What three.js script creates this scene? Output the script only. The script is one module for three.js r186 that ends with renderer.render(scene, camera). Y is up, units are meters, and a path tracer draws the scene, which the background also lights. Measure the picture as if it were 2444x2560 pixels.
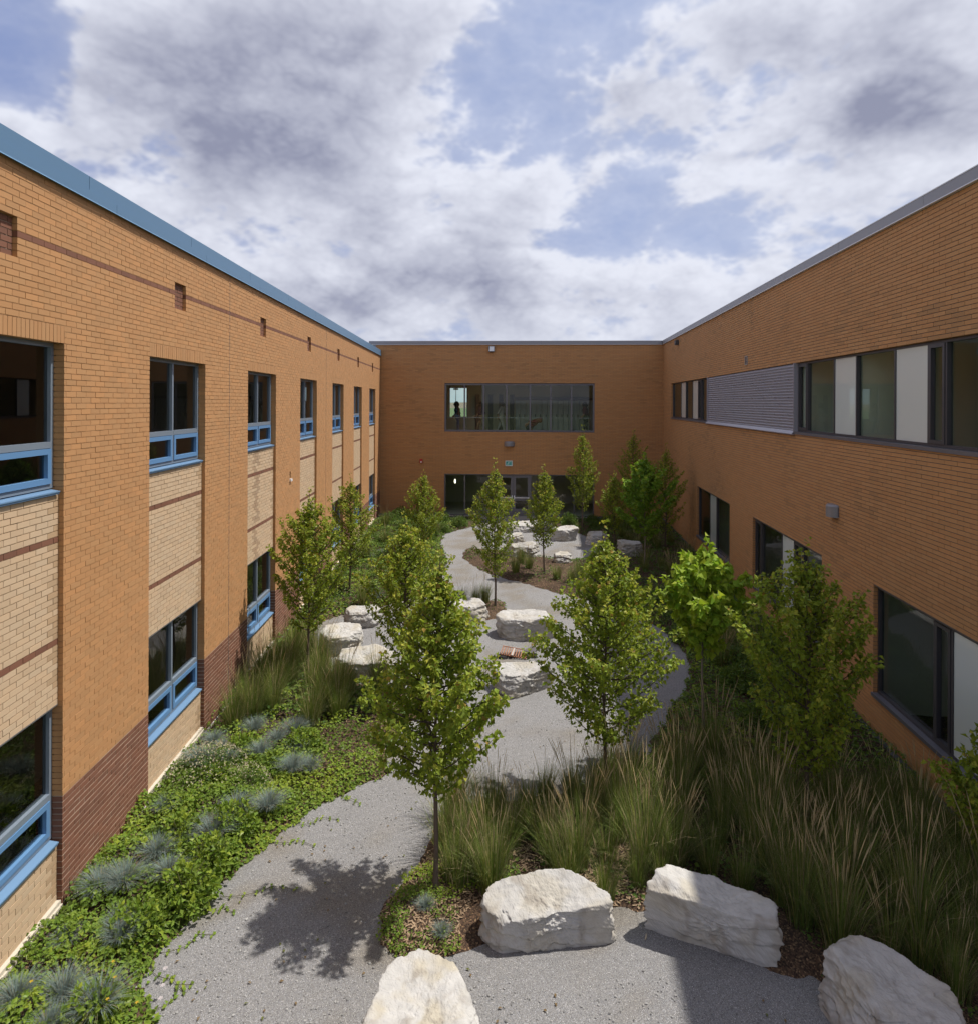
import * as THREE from 'three';
import { MarchingCubes } from 'three/addons/objects/MarchingCubes.js';

// ---------------------------------------------------------------- camera, sky, sun, exposure
const scene = new THREE.Scene();
const camera = new THREE.PerspectiveCamera(2 * Math.atan(1280 / 1680) * 180 / Math.PI, 2444 / 2560, 0.1, 4000);
camera.position.set(0, 6, 0);
camera.rotation.z = 0.004;
camera.setViewOffset(2444, 2560, 0, 272, 2444, 2560);      // shift lens: the horizon lies above the middle
const EXPOSURE = 1.62, SKY_GAIN = 0.96;
const SUN = new THREE.Vector3(0.485, 1, -0.1).normalize();

// small seeded tools
function rng(seed) { let s = seed | 0; return () => { s = (s + 0x6d2b79f5) | 0; let t = Math.imul(s ^ (s >>> 15), 1 | s); t = (t + Math.imul(t ^ (t >>> 7), 61 | t)) ^ t; return ((t ^ (t >>> 14)) >>> 0) / 4294967296; }; }
const lerp = (a, b, t) => a + (b - a) * t, clamp = (x, a = 0, b = 1) => Math.min(b, Math.max(a, x));
const smooth = (a, b, x) => { const t = clamp((x - a) / (b - a)); return t * t * (3 - 2 * t); };
const mix3 = (a, b, t) => [lerp(a[0], b[0], t), lerp(a[1], b[1], t), lerp(a[2], b[2], t)];
const PERM = new Uint8Array(512); { const r = rng(77), p = [...Array(256).keys()]; for (let i = 255; i > 0; i--) { const j = Math.floor(r() * (i + 1)); [p[i], p[j]] = [p[j], p[i]]; } for (let i = 0; i < 512; i++) PERM[i] = p[i & 255]; }
const GX = new Float32Array(256), GY = new Float32Array(256); for (let i = 0; i < 256; i++) { GX[i] = Math.cos(i * 0.02454369 * 7); GY[i] = Math.sin(i * 0.02454369 * 7); }
function noise2(x, y) {
  const fx = Math.floor(x), fy = Math.floor(y), X = fx & 255, Y = fy & 255; x -= fx; y -= fy;
  const u = x * x * x * (x * (x * 6 - 15) + 10), v = y * y * y * (y * (y * 6 - 15) + 10), A = PERM[X] + Y, B = PERM[X + 1] + Y;
  const g = (h, a, b) => GX[h] * a + GY[h] * b;
  return 1.5 * lerp(lerp(g(PERM[A], x, y), g(PERM[B], x - 1, y), u), lerp(g(PERM[A + 1], x, y - 1), g(PERM[B + 1], x - 1, y - 1), u), v);
}
const fbm2 = (x, y, n, gain = 0.5) => { let s = 0, a = 1, t = 0; for (let i = 0; i < n; i++) { s += a * noise2(x, y); t += a; a *= gain; x = x * 2.03 + 17.1; y = y * 2.03 - 9.7; } return s / t; };
function noise3(x, y, z) {
  const fx = Math.floor(x), fy = Math.floor(y), fz = Math.floor(z), X = fx & 255, Y = fy & 255, Z = fz & 255; x -= fx; y -= fy; z -= fz;
  const f = (t) => t * t * t * (t * (t * 6 - 15) + 10), u = f(x), v = f(y), w = f(z);
  const g = (h, a, b, c) => { h &= 15; const p = h < 8 ? a : b, q = h < 4 ? b : h === 12 || h === 14 ? a : c; return ((h & 1) ? -p : p) + ((h & 2) ? -q : q); };
  const A = PERM[X] + Y, AA = PERM[A] + Z, AB = PERM[A + 1] + Z, B = PERM[X + 1] + Y, BA = PERM[B] + Z, BB = PERM[B + 1] + Z;
  return lerp(lerp(lerp(g(PERM[AA], x, y, z), g(PERM[BA], x - 1, y, z), u), lerp(g(PERM[AB], x, y - 1, z), g(PERM[BB], x - 1, y - 1, z), u), v),
    lerp(lerp(g(PERM[AA + 1], x, y, z - 1), g(PERM[BA + 1], x - 1, y, z - 1), u), lerp(g(PERM[AB + 1], x, y - 1, z - 1), g(PERM[BB + 1], x - 1, y - 1, z - 1), u), v), w);
}
const fbm3 = (x, y, z, n) => { let s = 0, a = 1, t = 0; for (let i = 0; i < n; i++) { s += a * noise3(x, y, z); t += a; a *= 0.5; x = x * 2.03 + 5.1; y = y * 2.03 - 3.7; z = z * 2.03 + 1.3; } return s / t; };

{ // the sky: broken cumulus under a hazy blue, the same kind of sky all round
  const W = 3072, H = 1536, data = new Float32Array(W * H * 4);
  const at = (x, y) => [(x * 1.3028 - 1222) / 1680, (1008 - y * 1.3028) / 1680];
  // cloud masses and gaps towards the end wall of the courtyard (direction, reach, strength)
  const blobs = [[430, 190, 380, 200, 0.45], [240, 60, 160, 90, 0.3], [880, 470, 270, 150, 0.40], [1220, 150, 230, 80, 0.5], [1700, 160, 220, 100, 0.6], [640, 570, 190, 60, 0.4], [1300, 510, 150, 45, 0.38], [1450, 30, 300, 50, 0.35], [620, 20, 300, 60, 0.2],
    [40, 110, 100, 110, -1.0], [10, 240, 70, 50, 0.9], [950, 240, 150, 60, -0.35], [1190, 400, 140, 80, -0.4], [1540, 440, 260, 80, -0.35], [1360, 335, 110, 38, 0.5], [1640, 400, 110, 50, 0.25]]
    .map(([x, y, rx, ry, s]) => [...at(x, y), rx * 1.3028 / 1680, ry * 1.3028 / 1680, s]);
  const banks = [[1740, 185, 190, 70, 1.0], [330, 150, 230, 60, 0.55], [560, 250, 190, 60, 0.6], [640, 570, 120, 36, 0.7], [1230, 165, 150, 32, 0.55], [760, 110, 160, 45, 0.35], [1000, 545, 160, 40, 0.3]].map(([x, y, rx, ry, s]) => [...at(x, y), rx * 1.3028 / 1680, ry * 1.3028 / 1680, s]); // thick grey undersides
  const density = (x, y, z) => {
    const k = 2.5 / (0.75 + 0.5 * y), px = x * k, py = y * k * 1.9, pz = z * k;
    const w = noise3(px * 0.9 + 3.3, py * 0.9, pz * 0.9 - 8.1) * 0.5, q = noise3(px * 2.6 - 5.1, py * 2.6, pz * 2.6 + 1.4) * 0.16;
    const base = fbm3(px + w + q, py - w * 0.5 + q, pz + 9.1, 3);
    const puff = (a, f) => 0.42 - Math.abs(noise3(px * f + a + w, py * f - q * 4, pz * f + a));
    let d = 0.85 * base + 0.36 * puff(1.7, 2.7) + 0.25 * puff(4.2, 5.9) + 0.15 * puff(7.9, 12.1) + 0.08 * puff(2.9, 25) + 0.05 * noise3(px * 47, py * 47, pz * 47) - 0.10;
    if (z < -0.12) {
      const f = smooth(-0.12, -0.5, z), a = x / -z, b = y / -z;
      let t = 0;
      for (const c of blobs) { const u = (a - c[0]) / c[2], v = (b - c[1]) / c[3], e = u * u + v * v; if (e < 5) t += c[4] * Math.exp(-e); }
      d += f * t * 0.55;
    }
    return d;
  };
  const white = [0.53, 0.545, 0.605], grey = [0.185, 0.195, 0.265], high = [0.08, 0.12, 0.285], low = [0.31, 0.37, 0.52];
  for (let row = 0; row < H; row++) {
    const up = ((row + 0.5) / H - 0.5) * Math.PI, y = Math.sin(up), c = Math.cos(up);
    for (let col = 0; col < W; col++) {
      const o = (row * W + col) * 4; data[o + 3] = 1;
      if (y <= 0) { data[o] = 0.16; data[o + 1] = 0.17; data[o + 2] = 0.16; continue; }
      const round = ((col + 0.5) / W - 0.5) * 2 * Math.PI, x = Math.cos(round) * c, z = Math.sin(round) * c;
      const toSun = x * SUN.x + y * SUN.y + z * SUN.z;
      let rgb = mix3(high, low, clamp(0.62 * Math.pow(1 - y, 2.2) + 0.95 * Math.max(0, toSun)));
      const d = density(x, y, z), alpha = clamp(0.74 * smooth(-0.08, 0.16, d) + 0.30 * smooth(-0.6, 0.05, d));
      if (alpha > 0) {
        const d2 = density(x + 0.02, y + 0.03, z), lit = clamp(0.5 + (d - d2) * 2.2, 0, 1), thick = smooth(0.05, 0.7, d);
        let under = 0; if (z < -0.3) { const n1 = fbm3(x * 5 + 2, y * 8, z * 5, 3) * 1.5, n2 = fbm3(x * 5 - 7, y * 8 + 3, z * 5, 3) * 1.5; for (const q of banks) { const u = (x / -z - q[0]) / q[2] / 1.2 + n1, v = (y / -z - q[1]) / q[3] / 1.2 + n2, e = u * u + v * v; if (e < 6) under += q[4] * Math.exp(-e); } }
        const cl = mix3(white, grey, clamp(Math.min(0.44, under * 0.44) * (0.45 + 0.55 * (1 - lit) + 0.35 * thick) + thick * 0.66 + (1 - lit) * 0.5 - 0.1));
        rgb = mix3(rgb, cl, alpha * 0.95);
      }
      const veil = smooth(0.16, 0.0, y) * 0.45; rgb = mix3(rgb, [0.46, 0.49, 0.56], veil);
      data[o] = rgb[0] * SKY_GAIN; data[o + 1] = rgb[1] * SKY_GAIN; data[o + 2] = rgb[2] * SKY_GAIN;
    }
  }
  const t = new THREE.DataTexture(data, W, H, THREE.RGBAFormat, THREE.FloatType);
  t.mapping = THREE.EquirectangularReflectionMapping; t.magFilter = THREE.LinearFilter; t.minFilter = THREE.LinearFilter; t.needsUpdate = true;
  scene.background = t; scene.environment = t;
}
const sun = new THREE.DirectionalLight(new THREE.Color(1, 0.95, 0.86), 3.5);
sun.name = 'sun'; sun.position.copy(SUN).multiplyScalar(60).add(new THREE.Vector3(1, 0, -18)); sun.target.position.set(1, 0, -18);
sun.castShadow = true; sun.shadow.radius = 1.6; sun.shadow.mapSize.set(4096, 4096);
Object.assign(sun.shadow.camera, { left: -30, right: 30, top: 30, bottom: -30, near: 1, far: 140 });
scene.add(sun, sun.target);
const renderer = new THREE.WebGLRenderer({ antialias: true });
renderer.toneMapping = THREE.LinearToneMapping; renderer.toneMappingExposure = EXPOSURE; renderer.shadowMap.enabled = true;

// ---------------------------------------------------------------- mesh builder and naming
class MB {
  constructor() { this.p = []; this.n = []; this.u = []; this.c = []; this.i = []; }
  vert(p, n, u, c) { this.p.push(p[0], p[1], p[2]); this.n.push(n[0], n[1], n[2]); this.u.push(u[0], u[1]); this.c.push(c[0], c[1], c[2]); return this.p.length / 3 - 1; }
  quad(a, b, c, d, col = W1, uv) {
    const e1 = [b[0] - a[0], b[1] - a[1], b[2] - a[2]], e2 = [d[0] - a[0], d[1] - a[1], d[2] - a[2]];
    const n = [e1[1] * e2[2] - e1[2] * e2[1], e1[2] * e2[0] - e1[0] * e2[2], e1[0] * e2[1] - e1[1] * e2[0]], l = Math.hypot(...n) || 1; n[0] /= l; n[1] /= l; n[2] /= l;
    const w = Math.hypot(...e1), h = Math.hypot(...e2), t = uv || [0, 0, w, h];
    const q = this.vert(a, n, [t[0], t[1]], col); this.vert(b, n, [t[2], t[1]], col); this.vert(c, n, [t[2], t[3]], col); this.vert(d, n, [t[0], t[3]], col);
    this.i.push(q, q + 1, q + 2, q, q + 2, q + 3); return this;
  }
  tri(a, b, c, col = W1) {
    const e1 = [b[0] - a[0], b[1] - a[1], b[2] - a[2]], e2 = [c[0] - a[0], c[1] - a[1], c[2] - a[2]];
    const n = [e1[1] * e2[2] - e1[2] * e2[1], e1[2] * e2[0] - e1[0] * e2[2], e1[0] * e2[1] - e1[1] * e2[0]], l = Math.hypot(...n) || 1; n[0] /= l; n[1] /= l; n[2] /= l;
    const q = this.vert(a, n, [0, 0], col); this.vert(b, n, [1, 0], col); this.vert(c, n, [0.5, 1], col); this.i.push(q, q + 1, q + 2); return this;
  }
  box(x0, x1, y0, y1, z0, z1, col = W1, faces = 'xXyYzZ') {
    if (faces.includes('Z')) this.quad([x0, y0, z1], [x1, y0, z1], [x1, y1, z1], [x0, y1, z1], col);
    if (faces.includes('z')) this.quad([x1, y0, z0], [x0, y0, z0], [x0, y1, z0], [x1, y1, z0], col);
    if (faces.includes('X')) this.quad([x1, y0, z1], [x1, y0, z0], [x1, y1, z0], [x1, y1, z1], col);
    if (faces.includes('x')) this.quad([x0, y0, z0], [x0, y0, z1], [x0, y1, z1], [x0, y1, z0], col);
    if (faces.includes('Y')) this.quad([x0, y1, z1], [x1, y1, z1], [x1, y1, z0], [x0, y1, z0], col);
    if (faces.includes('y')) this.quad([x0, y0, z0], [x1, y0, z0], [x1, y0, z1], [x0, y0, z1], col);
    return this;
  }
  tube(pts, radii, sides = 7, col = W1, caps = true) {
    const n = pts.length, rings = []; let ref = new THREE.Vector3(0.3, 0.1, 1).normalize();
    for (let k = 0; k < n; k++) {
      const a = new THREE.Vector3(...pts[Math.max(0, k - 1)]), b = new THREE.Vector3(...pts[Math.min(n - 1, k + 1)]), t = b.sub(a).normalize();
      const s = new THREE.Vector3().crossVectors(ref, t).normalize(), q = new THREE.Vector3().crossVectors(t, s); ref = q.clone();
      const ring = [];
      for (let j = 0; j <= sides; j++) {
        const w = j / sides * Math.PI * 2, nx = s.x * Math.cos(w) + q.x * Math.sin(w), ny = s.y * Math.cos(w) + q.y * Math.sin(w), nz = s.z * Math.cos(w) + q.z * Math.sin(w), r = radii[k] ?? radii;
        ring.push(this.vert([pts[k][0] + nx * r, pts[k][1] + ny * r, pts[k][2] + nz * r], [nx, ny, nz], [j / sides, k * 0.3], typeof col === 'function' ? col(k / (n - 1)) : col));
      }
      rings.push(ring);
    }
    for (let k = 0; k < n - 1; k++) for (let j = 0; j < sides; j++) { const a = rings[k][j], b = rings[k][j + 1], c = rings[k + 1][j + 1], d = rings[k + 1][j]; this.i.push(a, b, c, a, c, d); }
    if (caps) for (const k of [0, n - 1]) { for (let j = 1; j < sides - 1; j++) k ? this.i.push(rings[k][0], rings[k][j], rings[k][j + 1]) : this.i.push(rings[k][0], rings[k][j + 1], rings[k][j]); }
    return this;
  }
  geometry() {
    const g = new THREE.BufferGeometry();
    g.setAttribute('position', new THREE.BufferAttribute(new Float32Array(this.p), 3)); g.setAttribute('normal', new THREE.BufferAttribute(new Float32Array(this.n), 3));
    g.setAttribute('uv', new THREE.BufferAttribute(new Float32Array(this.u), 2)); g.setAttribute('color', new THREE.BufferAttribute(new Float32Array(this.c), 3));
    g.setIndex(new THREE.BufferAttribute(new Uint32Array(this.i), 1)); return g;
  }
  build(name, m, parent = scene) { return mesh(name, this.geometry(), m, parent); }
}
const W1 = [1, 1, 1], taken = {};
function numbered(name) { const n = taken[name] = (taken[name] ?? -1) + 1; return n ? name + '_' + String(n).padStart(3, '0') : name; }
function mesh(name, g, m, parent = scene) { const o = new THREE.Mesh(g, m); o.name = parent === scene ? numbered(name) : name; o.castShadow = o.receiveShadow = true; parent.add(o); return o; }
function tag(o, label, category, group, kind) { if (label) o.userData.label = label; if (category) o.userData.category = category; if (group) o.userData.group = group; if (kind) o.userData.kind = kind; return o; }
function thing(name, label, category, pos = [0, 0, 0], turn = 0, group) { const o = new THREE.Group(); o.name = numbered(name); o.position.set(...pos); o.rotation.y = turn; scene.add(o); return tag(o, label, category, group); }
function part(name, parent) { const o = new THREE.Group(); o.name = name; parent.add(o); return o; }
function copy(o, pos, turn, s = 1) { const c = o.clone(); c.name = numbered(o.name.replace(/_\d{3}$/, '')); c.position.set(...pos); c.rotation.y = turn; c.scale.setScalar(s); scene.add(c); return c; }
const col = (r, g, b) => new THREE.Color().setRGB(r, g, b);

// ---------------------------------------------------------------- textures and materials
function tex(size, f, srgb) {
  const d = new Uint8Array(size * size * 4);
  for (let y = 0; y < size; y++) for (let x = 0; x < size; x++) { const v = f(x, y), o = (y * size + x) * 4; d[o] = v[0]; d[o + 1] = v[1]; d[o + 2] = v[2]; d[o + 3] = 255; }
  const t = new THREE.DataTexture(d, size, size); t.wrapS = t.wrapT = THREE.RepeatWrapping; t.magFilter = THREE.LinearFilter; t.minFilter = THREE.LinearMipmapLinearFilter; t.generateMipmaps = true; if (srgb) t.colorSpace = THREE.SRGBColorSpace; t.needsUpdate = true; return t;
}
// crushed stone: a cell pattern that tiles, each cell a chip with its own tone
function chipTexture(size, cells, seed, tones) {
  const r = rng(seed), px = [], py = [], tone = [];
  for (let i = 0; i < cells * cells; i++) { px.push(r()); py.push(r()); tone.push(tones(r)); }
  const col_ = tex(size, (x, y) => pick(x, y)[0], true), hgt = tex(size, (x, y) => pick(x, y)[1]);
  function pick(x, y) {
    const fx = x / size * cells, fy = y / size * cells, cx = Math.floor(fx), cy = Math.floor(fy); let best = 9, second = 9, id = 0;
    for (let j = -1; j <= 1; j++) for (let i = -1; i <= 1; i++) {
      const q = ((cy + j + cells) % cells) * cells + ((cx + i + cells) % cells), dx = cx + i + px[q] - fx, dy = cy + j + py[q] - fy, d = dx * dx + dy * dy;
      if (d < best) { second = best; best = d; id = q; } else if (d < second) second = d;
    }
    const edge = clamp((Math.sqrt(second) - Math.sqrt(best)) * 2.2), t = tone[id], h = 255 * clamp(edge * 0.75 + (t[3] ?? 0.2));
    return [[t[0], t[1], t[2]], [h, h, h]];
  }
  return [col_, hgt];
}
const [gravelMap, gravelBump] = chipTexture(1024, 170, 5, (r) => { const v = 130 + 32 * (r() - 0.5) + (r() < 0.06 ? 48 : 0) - (r() < 0.08 ? 45 : 0), w = r() * 8; return [v + w, v + w * 0.6, v + 3 - w * 0.3, r() * 0.35]; });
const [mulchMap, mulchBump] = chipTexture(768, 84, 9, (r) => { const q = r(), v = 0.6 + 0.6 * r(); const c = q < 0.5 ? [92, 73, 57] : q < 0.75 ? [128, 106, 82] : [72, 54, 42]; return [...c.map((k) => Math.min(235, k * v)), r() * 0.4]; });
const rockBump = tex(512, (x, y) => { const s = x / 512 * 16, t = y / 512 * 16, w = 16; const n = (a, b, f) => { const u = a % w, v = b % w; return noise2(u * f, v * f) * (1 - u / w) + noise2((u - w) * f, v * f) * (u / w); }; const v = 128 + 70 * n(s, t, 1) + 45 * n(s, t, 3) + 28 * n(s, t, 8); return [clamp(v, 0, 255), clamp(v, 0, 255), clamp(v, 0, 255)]; });
const grain = tex(256, (x, y) => { const h = Math.sin(x * 12.9898 + y * 78.233) * 43758.5453, v = 226 + 29 * (h - Math.floor(h)); return [v, v, v]; }, true);

const std = (c, rough = 0.85, extra = {}) => new THREE.MeshStandardMaterial({ color: col(...c), roughness: rough, ...extra });
const M = {
  vert: new THREE.MeshStandardMaterial({ vertexColors: true, roughness: 0.9 }),
  brickRest: new THREE.MeshStandardMaterial({ vertexColors: true, roughness: 0.88 }),
  mortarTan: std([0.41, 0.245, 0.12], 0.95), mortarGrey: std([0.125, 0.11, 0.098], 0.95), mortarPink: std([0.46, 0.36, 0.28], 0.95), mortarBuff: std([0.36, 0.26, 0.155], 0.95),
  blue: std([0.105, 0.222, 0.405], 0.42), blueGrey: std([0.21, 0.255, 0.315], 0.38, { metalness: 0.25 }), blueCoping: std([0.095, 0.185, 0.30], 0.45, { metalness: 0.15 }), blueSill: std([0.16, 0.275, 0.435], 0.35, { metalness: 0.2 }),
  coping: std([0.25, 0.245, 0.265], 0.42, { metalness: 0.3 }), copingEdge: std([0.62, 0.62, 0.65], 0.4, { metalness: 0.2 }),
  dark: std([0.062, 0.058, 0.064], 0.45, { metalness: 0.2 }), steel: std([0.15, 0.145, 0.165], 0.42, { metalness: 0.3 }), corrugated: std([0.37, 0.355, 0.40], 0.38, { metalness: 0.35 }),
  limestone: std([0.50, 0.45, 0.37], 0.85), concrete: std([0.35, 0.33, 0.31], 0.92), parge: std([0.16, 0.165, 0.18], 0.9),
  room: std([0.72, 0.68, 0.56], 0.95), roomDark: std([0.10, 0.095, 0.09], 0.9), roomWarm: std([0.46, 0.41, 0.34], 0.95), roomFloor: std([0.20, 0.18, 0.16], 0.6), corridorWall: std([0.55, 0.48, 0.34], 0.9),
  glassDark: new THREE.MeshPhysicalMaterial({ color: col(0.46, 0.49, 0.49), roughness: 0.0, transmission: 1, thickness: 0, ior: 1.52 }),
  glass: new THREE.MeshPhysicalMaterial({ color: col(0.80, 0.90, 0.85), roughness: 0.0, transmission: 1, thickness: 0, ior: 1.52 }),
  frost: new THREE.MeshPhysicalMaterial({ color: col(0.64, 0.69, 0.665), roughness: 0.22, clearcoat: 1, clearcoatRoughness: 0.03 }),
  leaf: new THREE.MeshPhysicalMaterial({ vertexColors: true, roughness: 0.92, specularIntensity: 0.35, transmission: 0.5, thickness: 0, clearcoat: 0.22, clearcoatRoughness: 0.32, side: THREE.DoubleSide }),
  grass: new THREE.MeshPhysicalMaterial({ vertexColors: true, roughness: 0.93, specularIntensity: 0.3, transmission: 0.35, thickness: 0, side: THREE.DoubleSide }),
  barkPale: std([0.21, 0.175, 0.14], 0.95, { bumpMap: rockBump, bumpScale: 0.005 }),
  bark: std([0.105, 0.078, 0.058], 0.95, { bumpMap: rockBump, bumpScale: 0.006 }),
  rock: new THREE.MeshStandardMaterial({ vertexColors: true, roughness: 0.93, bumpMap: rockBump, bumpScale: 0.016 }),
  gravel: new THREE.MeshStandardMaterial({ vertexColors: true, roughness: 0.95, map: gravelMap, bumpMap: gravelBump, bumpScale: 0.0035 }),
  mulch: new THREE.MeshStandardMaterial({ vertexColors: true, roughness: 0.97, map: mulchMap, bumpMap: mulchBump, bumpScale: 0.014 }),
  field: std([0.10, 0.13, 0.055], 0.97), white: std([0.75, 0.75, 0.76], 0.4), red: std([0.42, 0.03, 0.025], 0.45),
  rust: std([0.27, 0.125, 0.07], 0.9), charred: std([0.022, 0.02, 0.02], 0.9), plate: std([0.10, 0.09, 0.10], 0.7), locker: std([0.40, 0.40, 0.37], 0.6), black: std([0.015, 0.015, 0.015], 0.6),
};

// ---------------------------------------------------------------- walls of real bricks
const minus = (spans, a, b) => spans.flatMap(([p, q]) => (b <= p || a >= q ? [[p, q]] : [[p, a], [b, q]].filter(([u, v]) => v - u > 0.004)));
function mortar(mb, x0, x1, y0, y1, z, holes, t = 0.1, e = 0.008) {
  const hs = holes.map((h) => [h[0] - e, h[1] + e, h[2] - e, h[3] + e]), ys = [...new Set([y0, y1, ...hs.flatMap((h) => [h[2], h[3]])])].filter((y) => y >= y0 && y <= y1).sort((a, b) => a - b);
  for (let k = 0; k < ys.length - 1; k++) {
    let spans = [[x0, x1]]; const m = (ys[k] + ys[k + 1]) / 2;
    for (const h of hs) if (m > h[2] && m < h[3]) spans = minus(spans, h[0], h[1]);
    for (const [a, b] of spans) mb.box(a, b, ys[k], ys[k + 1], z - t, z);
  }
}
// courses of bricks between x0 and x1; bricks beside or above an opening reach deeper, as the returns do
function lay(list, { x0, x1, y0, h, from = 0, n, L, joint = 0.01, z = 0, thick = 0.03, deep = 0.15, holes = [], tone, phase = 0, seed = 1 }) {
  const r = rng(seed);
  for (let c = from; c < n; c++) {
    const ya = y0 + c * h, yb = ya + h - joint, m = (ya + yb) / 2; let spans = [[x0, x1, 0, 0]];
    for (const q of holes) if (m > q[2] && m < q[3]) spans = spans.flatMap(([p, s, e1, e2]) => (q[1] <= p || q[0] >= s ? [[p, s, e1, e2]] : [[p, q[0], e1, 1], [q[1], s, 1, e2]].filter(([u, v]) => v - u > 0.02)));
    for (const [p, s, e1, e2] of spans) {
      let k = Math.floor((p - phase - (c % 2) * L / 2) / L), a = p;
      while (a < s - 0.004) {
        let b = phase + (c % 2) * L / 2 + (k + 1) * L; k++;
        if (b <= a + 0.035) continue;
        if (b > s - 0.035) b = s;
        const over = holes.some((q) => ya >= q[3] - 0.01 && ya < q[3] + h * 0.9 && b > q[0] - 0.02 && a < q[1] + 0.02);
        const isDeep = (e1 && a === p) || (e2 && b === s) || over;
        list.push({ x0: a + (a === p ? 0 : joint * 0.36), x1: b - (b === s ? 0 : joint * 0.36), y0: ya, y1: yb, z: z + (r() - 0.5) * 0.0035, t: isDeep ? deep : thick, c: tone(c, (a + b) / 2, m, r) });
        a = b;
      }
    }
  }
}
const brickUnit = new MB().box(-0.5, 0.5, -0.5, 0.5, -1, 0, W1, 'xXyYZ').geometry();
const palettes = new Map();
const brickMaterial = (c) => { const k = c.map((v) => v.toFixed(3)).join(); if (!palettes.has(k)) palettes.set(k, std(c, 0.88)); return palettes.get(k); };
// the 300 bricks that show largest are meshes of their own, the rest one mesh
function buildBricks(list, wall, m, most = 300) {
  wall.updateWorldMatrix(true, false);
  const v = new THREE.Vector3();
  for (const b of list) {
    v.set((b.x0 + b.x1) / 2, (b.y0 + b.y1) / 2, b.z).applyMatrix4(wall.matrixWorld);
    const d = -v.z, px = 1222 + 1680 * v.x / d, py = 1008 + 1680 * (6 - v.y) / d;
    b.far = d < 1 || px < 8 || px > 2436 || py < 8 || py > 2552 || b.x1 - b.x0 < 0.1 ? 1e9 : d;
  }
  const near = [...list].sort((p, q) => p.far - q.far)  .slice(0, most), own = new Set(near.filter((b) => b.far < 1e9));
  for (const b of own) { const o = mesh('brick', brickUnit, brickMaterial(b.c), wall); o.position.set((b.x0 + b.x1) / 2, (b.y0 + b.y1) / 2, b.z); o.scale.set(b.x1 - b.x0, b.y1 - b.y0, b.t); }
  const mb = new MB(); for (const b of list) if (!own.has(b)) mb.box(b.x0, b.x1, b.y0, b.y1, b.z - b.t, b.z, b.c, 'xXyYZ');
  tag(mb.build('brick_courses', m, wall), null, null, null, 'stuff');
}
// batches of brick differ a little in tone from one lift of the wall to the next
const batch = (list) => (c, x, y, r) => list[Math.floor(clamp(0.5 + (r() - 0.5) * 0.8 + 0.45 * fbm2(x * 0.35 + 3, y * 0.5, 3) + 0.12 * noise2(x * 2.2, y * 0.4), 0, 0.999) * list.length)];
const shadesOf = (base, n, spread, seed, hue = 0.06) => { const r = rng(seed); return [...Array(n)].map(() => { const v = 1 + (r() - 0.5) * spread, w = (r() - 0.5) * hue; return [base[0] * v * (1 + w), base[1] * v, base[2] * v * (1 - w)]; }); };
const ring = (mb, x0, x1, y0, y1, z0, z1, w, c) => { mb.box(x0, x1, y1 - w, y1, z0, z1, c); mb.box(x0, x1, y0, y0 + w, z0, z1, c); mb.box(x0, x0 + w, y0 + w, y1 - w, z0, z1, c); mb.box(x1 - w, x1, y0 + w, y1 - w, z0, z1, c); };
const pane = (parent, x0, x1, y0, y1, z, m, name = 'pane') => new MB().quad([x0, y0, z], [x1, y0, z], [x1, y1, z], [x0, y1, z]).build(name, m, parent);

// ---------------------------------------------------------------- ground, path, planting beds
const LEFT = (d) => -4.7 - 0.02798 * d, RIGHT = (d) => 5.79 + 0.0899 * d;
const bedLeft = [[-8, 2], [-3.0, 2], [-3.1, 5.5], [-3.25, 6.5], [-3.6, 7.2], [-3.4, 8.0], [-2.9, 9.35], [-2.35, 10.2], [-1.6, 10.9], [-1.75, 11.7], [-1.5, 12.5], [-1.2, 13.2], [-1.45, 13.9], [-2.3, 14.1], [-3.3, 14.7], [-4.15, 15.9], [-4.5, 17], [-4.5, 18.6], [-3.6, 19.4], [-2.6, 20.3], [-1.9, 21.5], [-1.65, 23.5], [-1.6, 25.2], [-1.75, 27], [-2.1, 29], [-2.0, 30.8], [-1.1, 32.2], [-0.4, 33.2], [-0.3, 37], [-8, 37]];
const bedRight = [[10, 2], [5.4, 2], [4.9, 5], [4.1, 6.2], [3.5, 6.95], [3.0, 7.15], [2.4, 7.75], [1.65, 8.0], [0.9, 7.75], [0.2, 7.5], [-0.33, 7.35], [-0.9, 7.2], [-1.2, 7.45], [-1.25, 7.95], [-0.98, 8.5], [-0.8, 9.0], [-0.6, 9.75], [0.2, 10.05], [1.2, 10.4], [2.0, 10.8], [2.7, 11.5], [3.15, 12.4], [4.0, 13.8], [4.6, 15.2], [4.75, 16.5], [4.6, 18], [4.2, 19.5], [3.2, 20.3], [2.25, 21.2], [1.04, 22.5], [-0.32, 24.1], [-1.05, 26.3], [-0.9, 27.8], [0.46, 27.5], [1.7, 26.5], [2.9, 25.7], [4.2, 25.9], [4.8, 27], [4.6, 29.5], [4.2, 31], [3.5, 32.4], [2.8, 33.2], [2.8, 37], [10, 37]];
const bedIsland = [[-1.2, 18.7], [-1.0, 19.9], [-0.3, 20.6], [0.45, 20.3], [0.6, 19.4], [0.25, 18.75], [-0.4, 18.35]];
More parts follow.
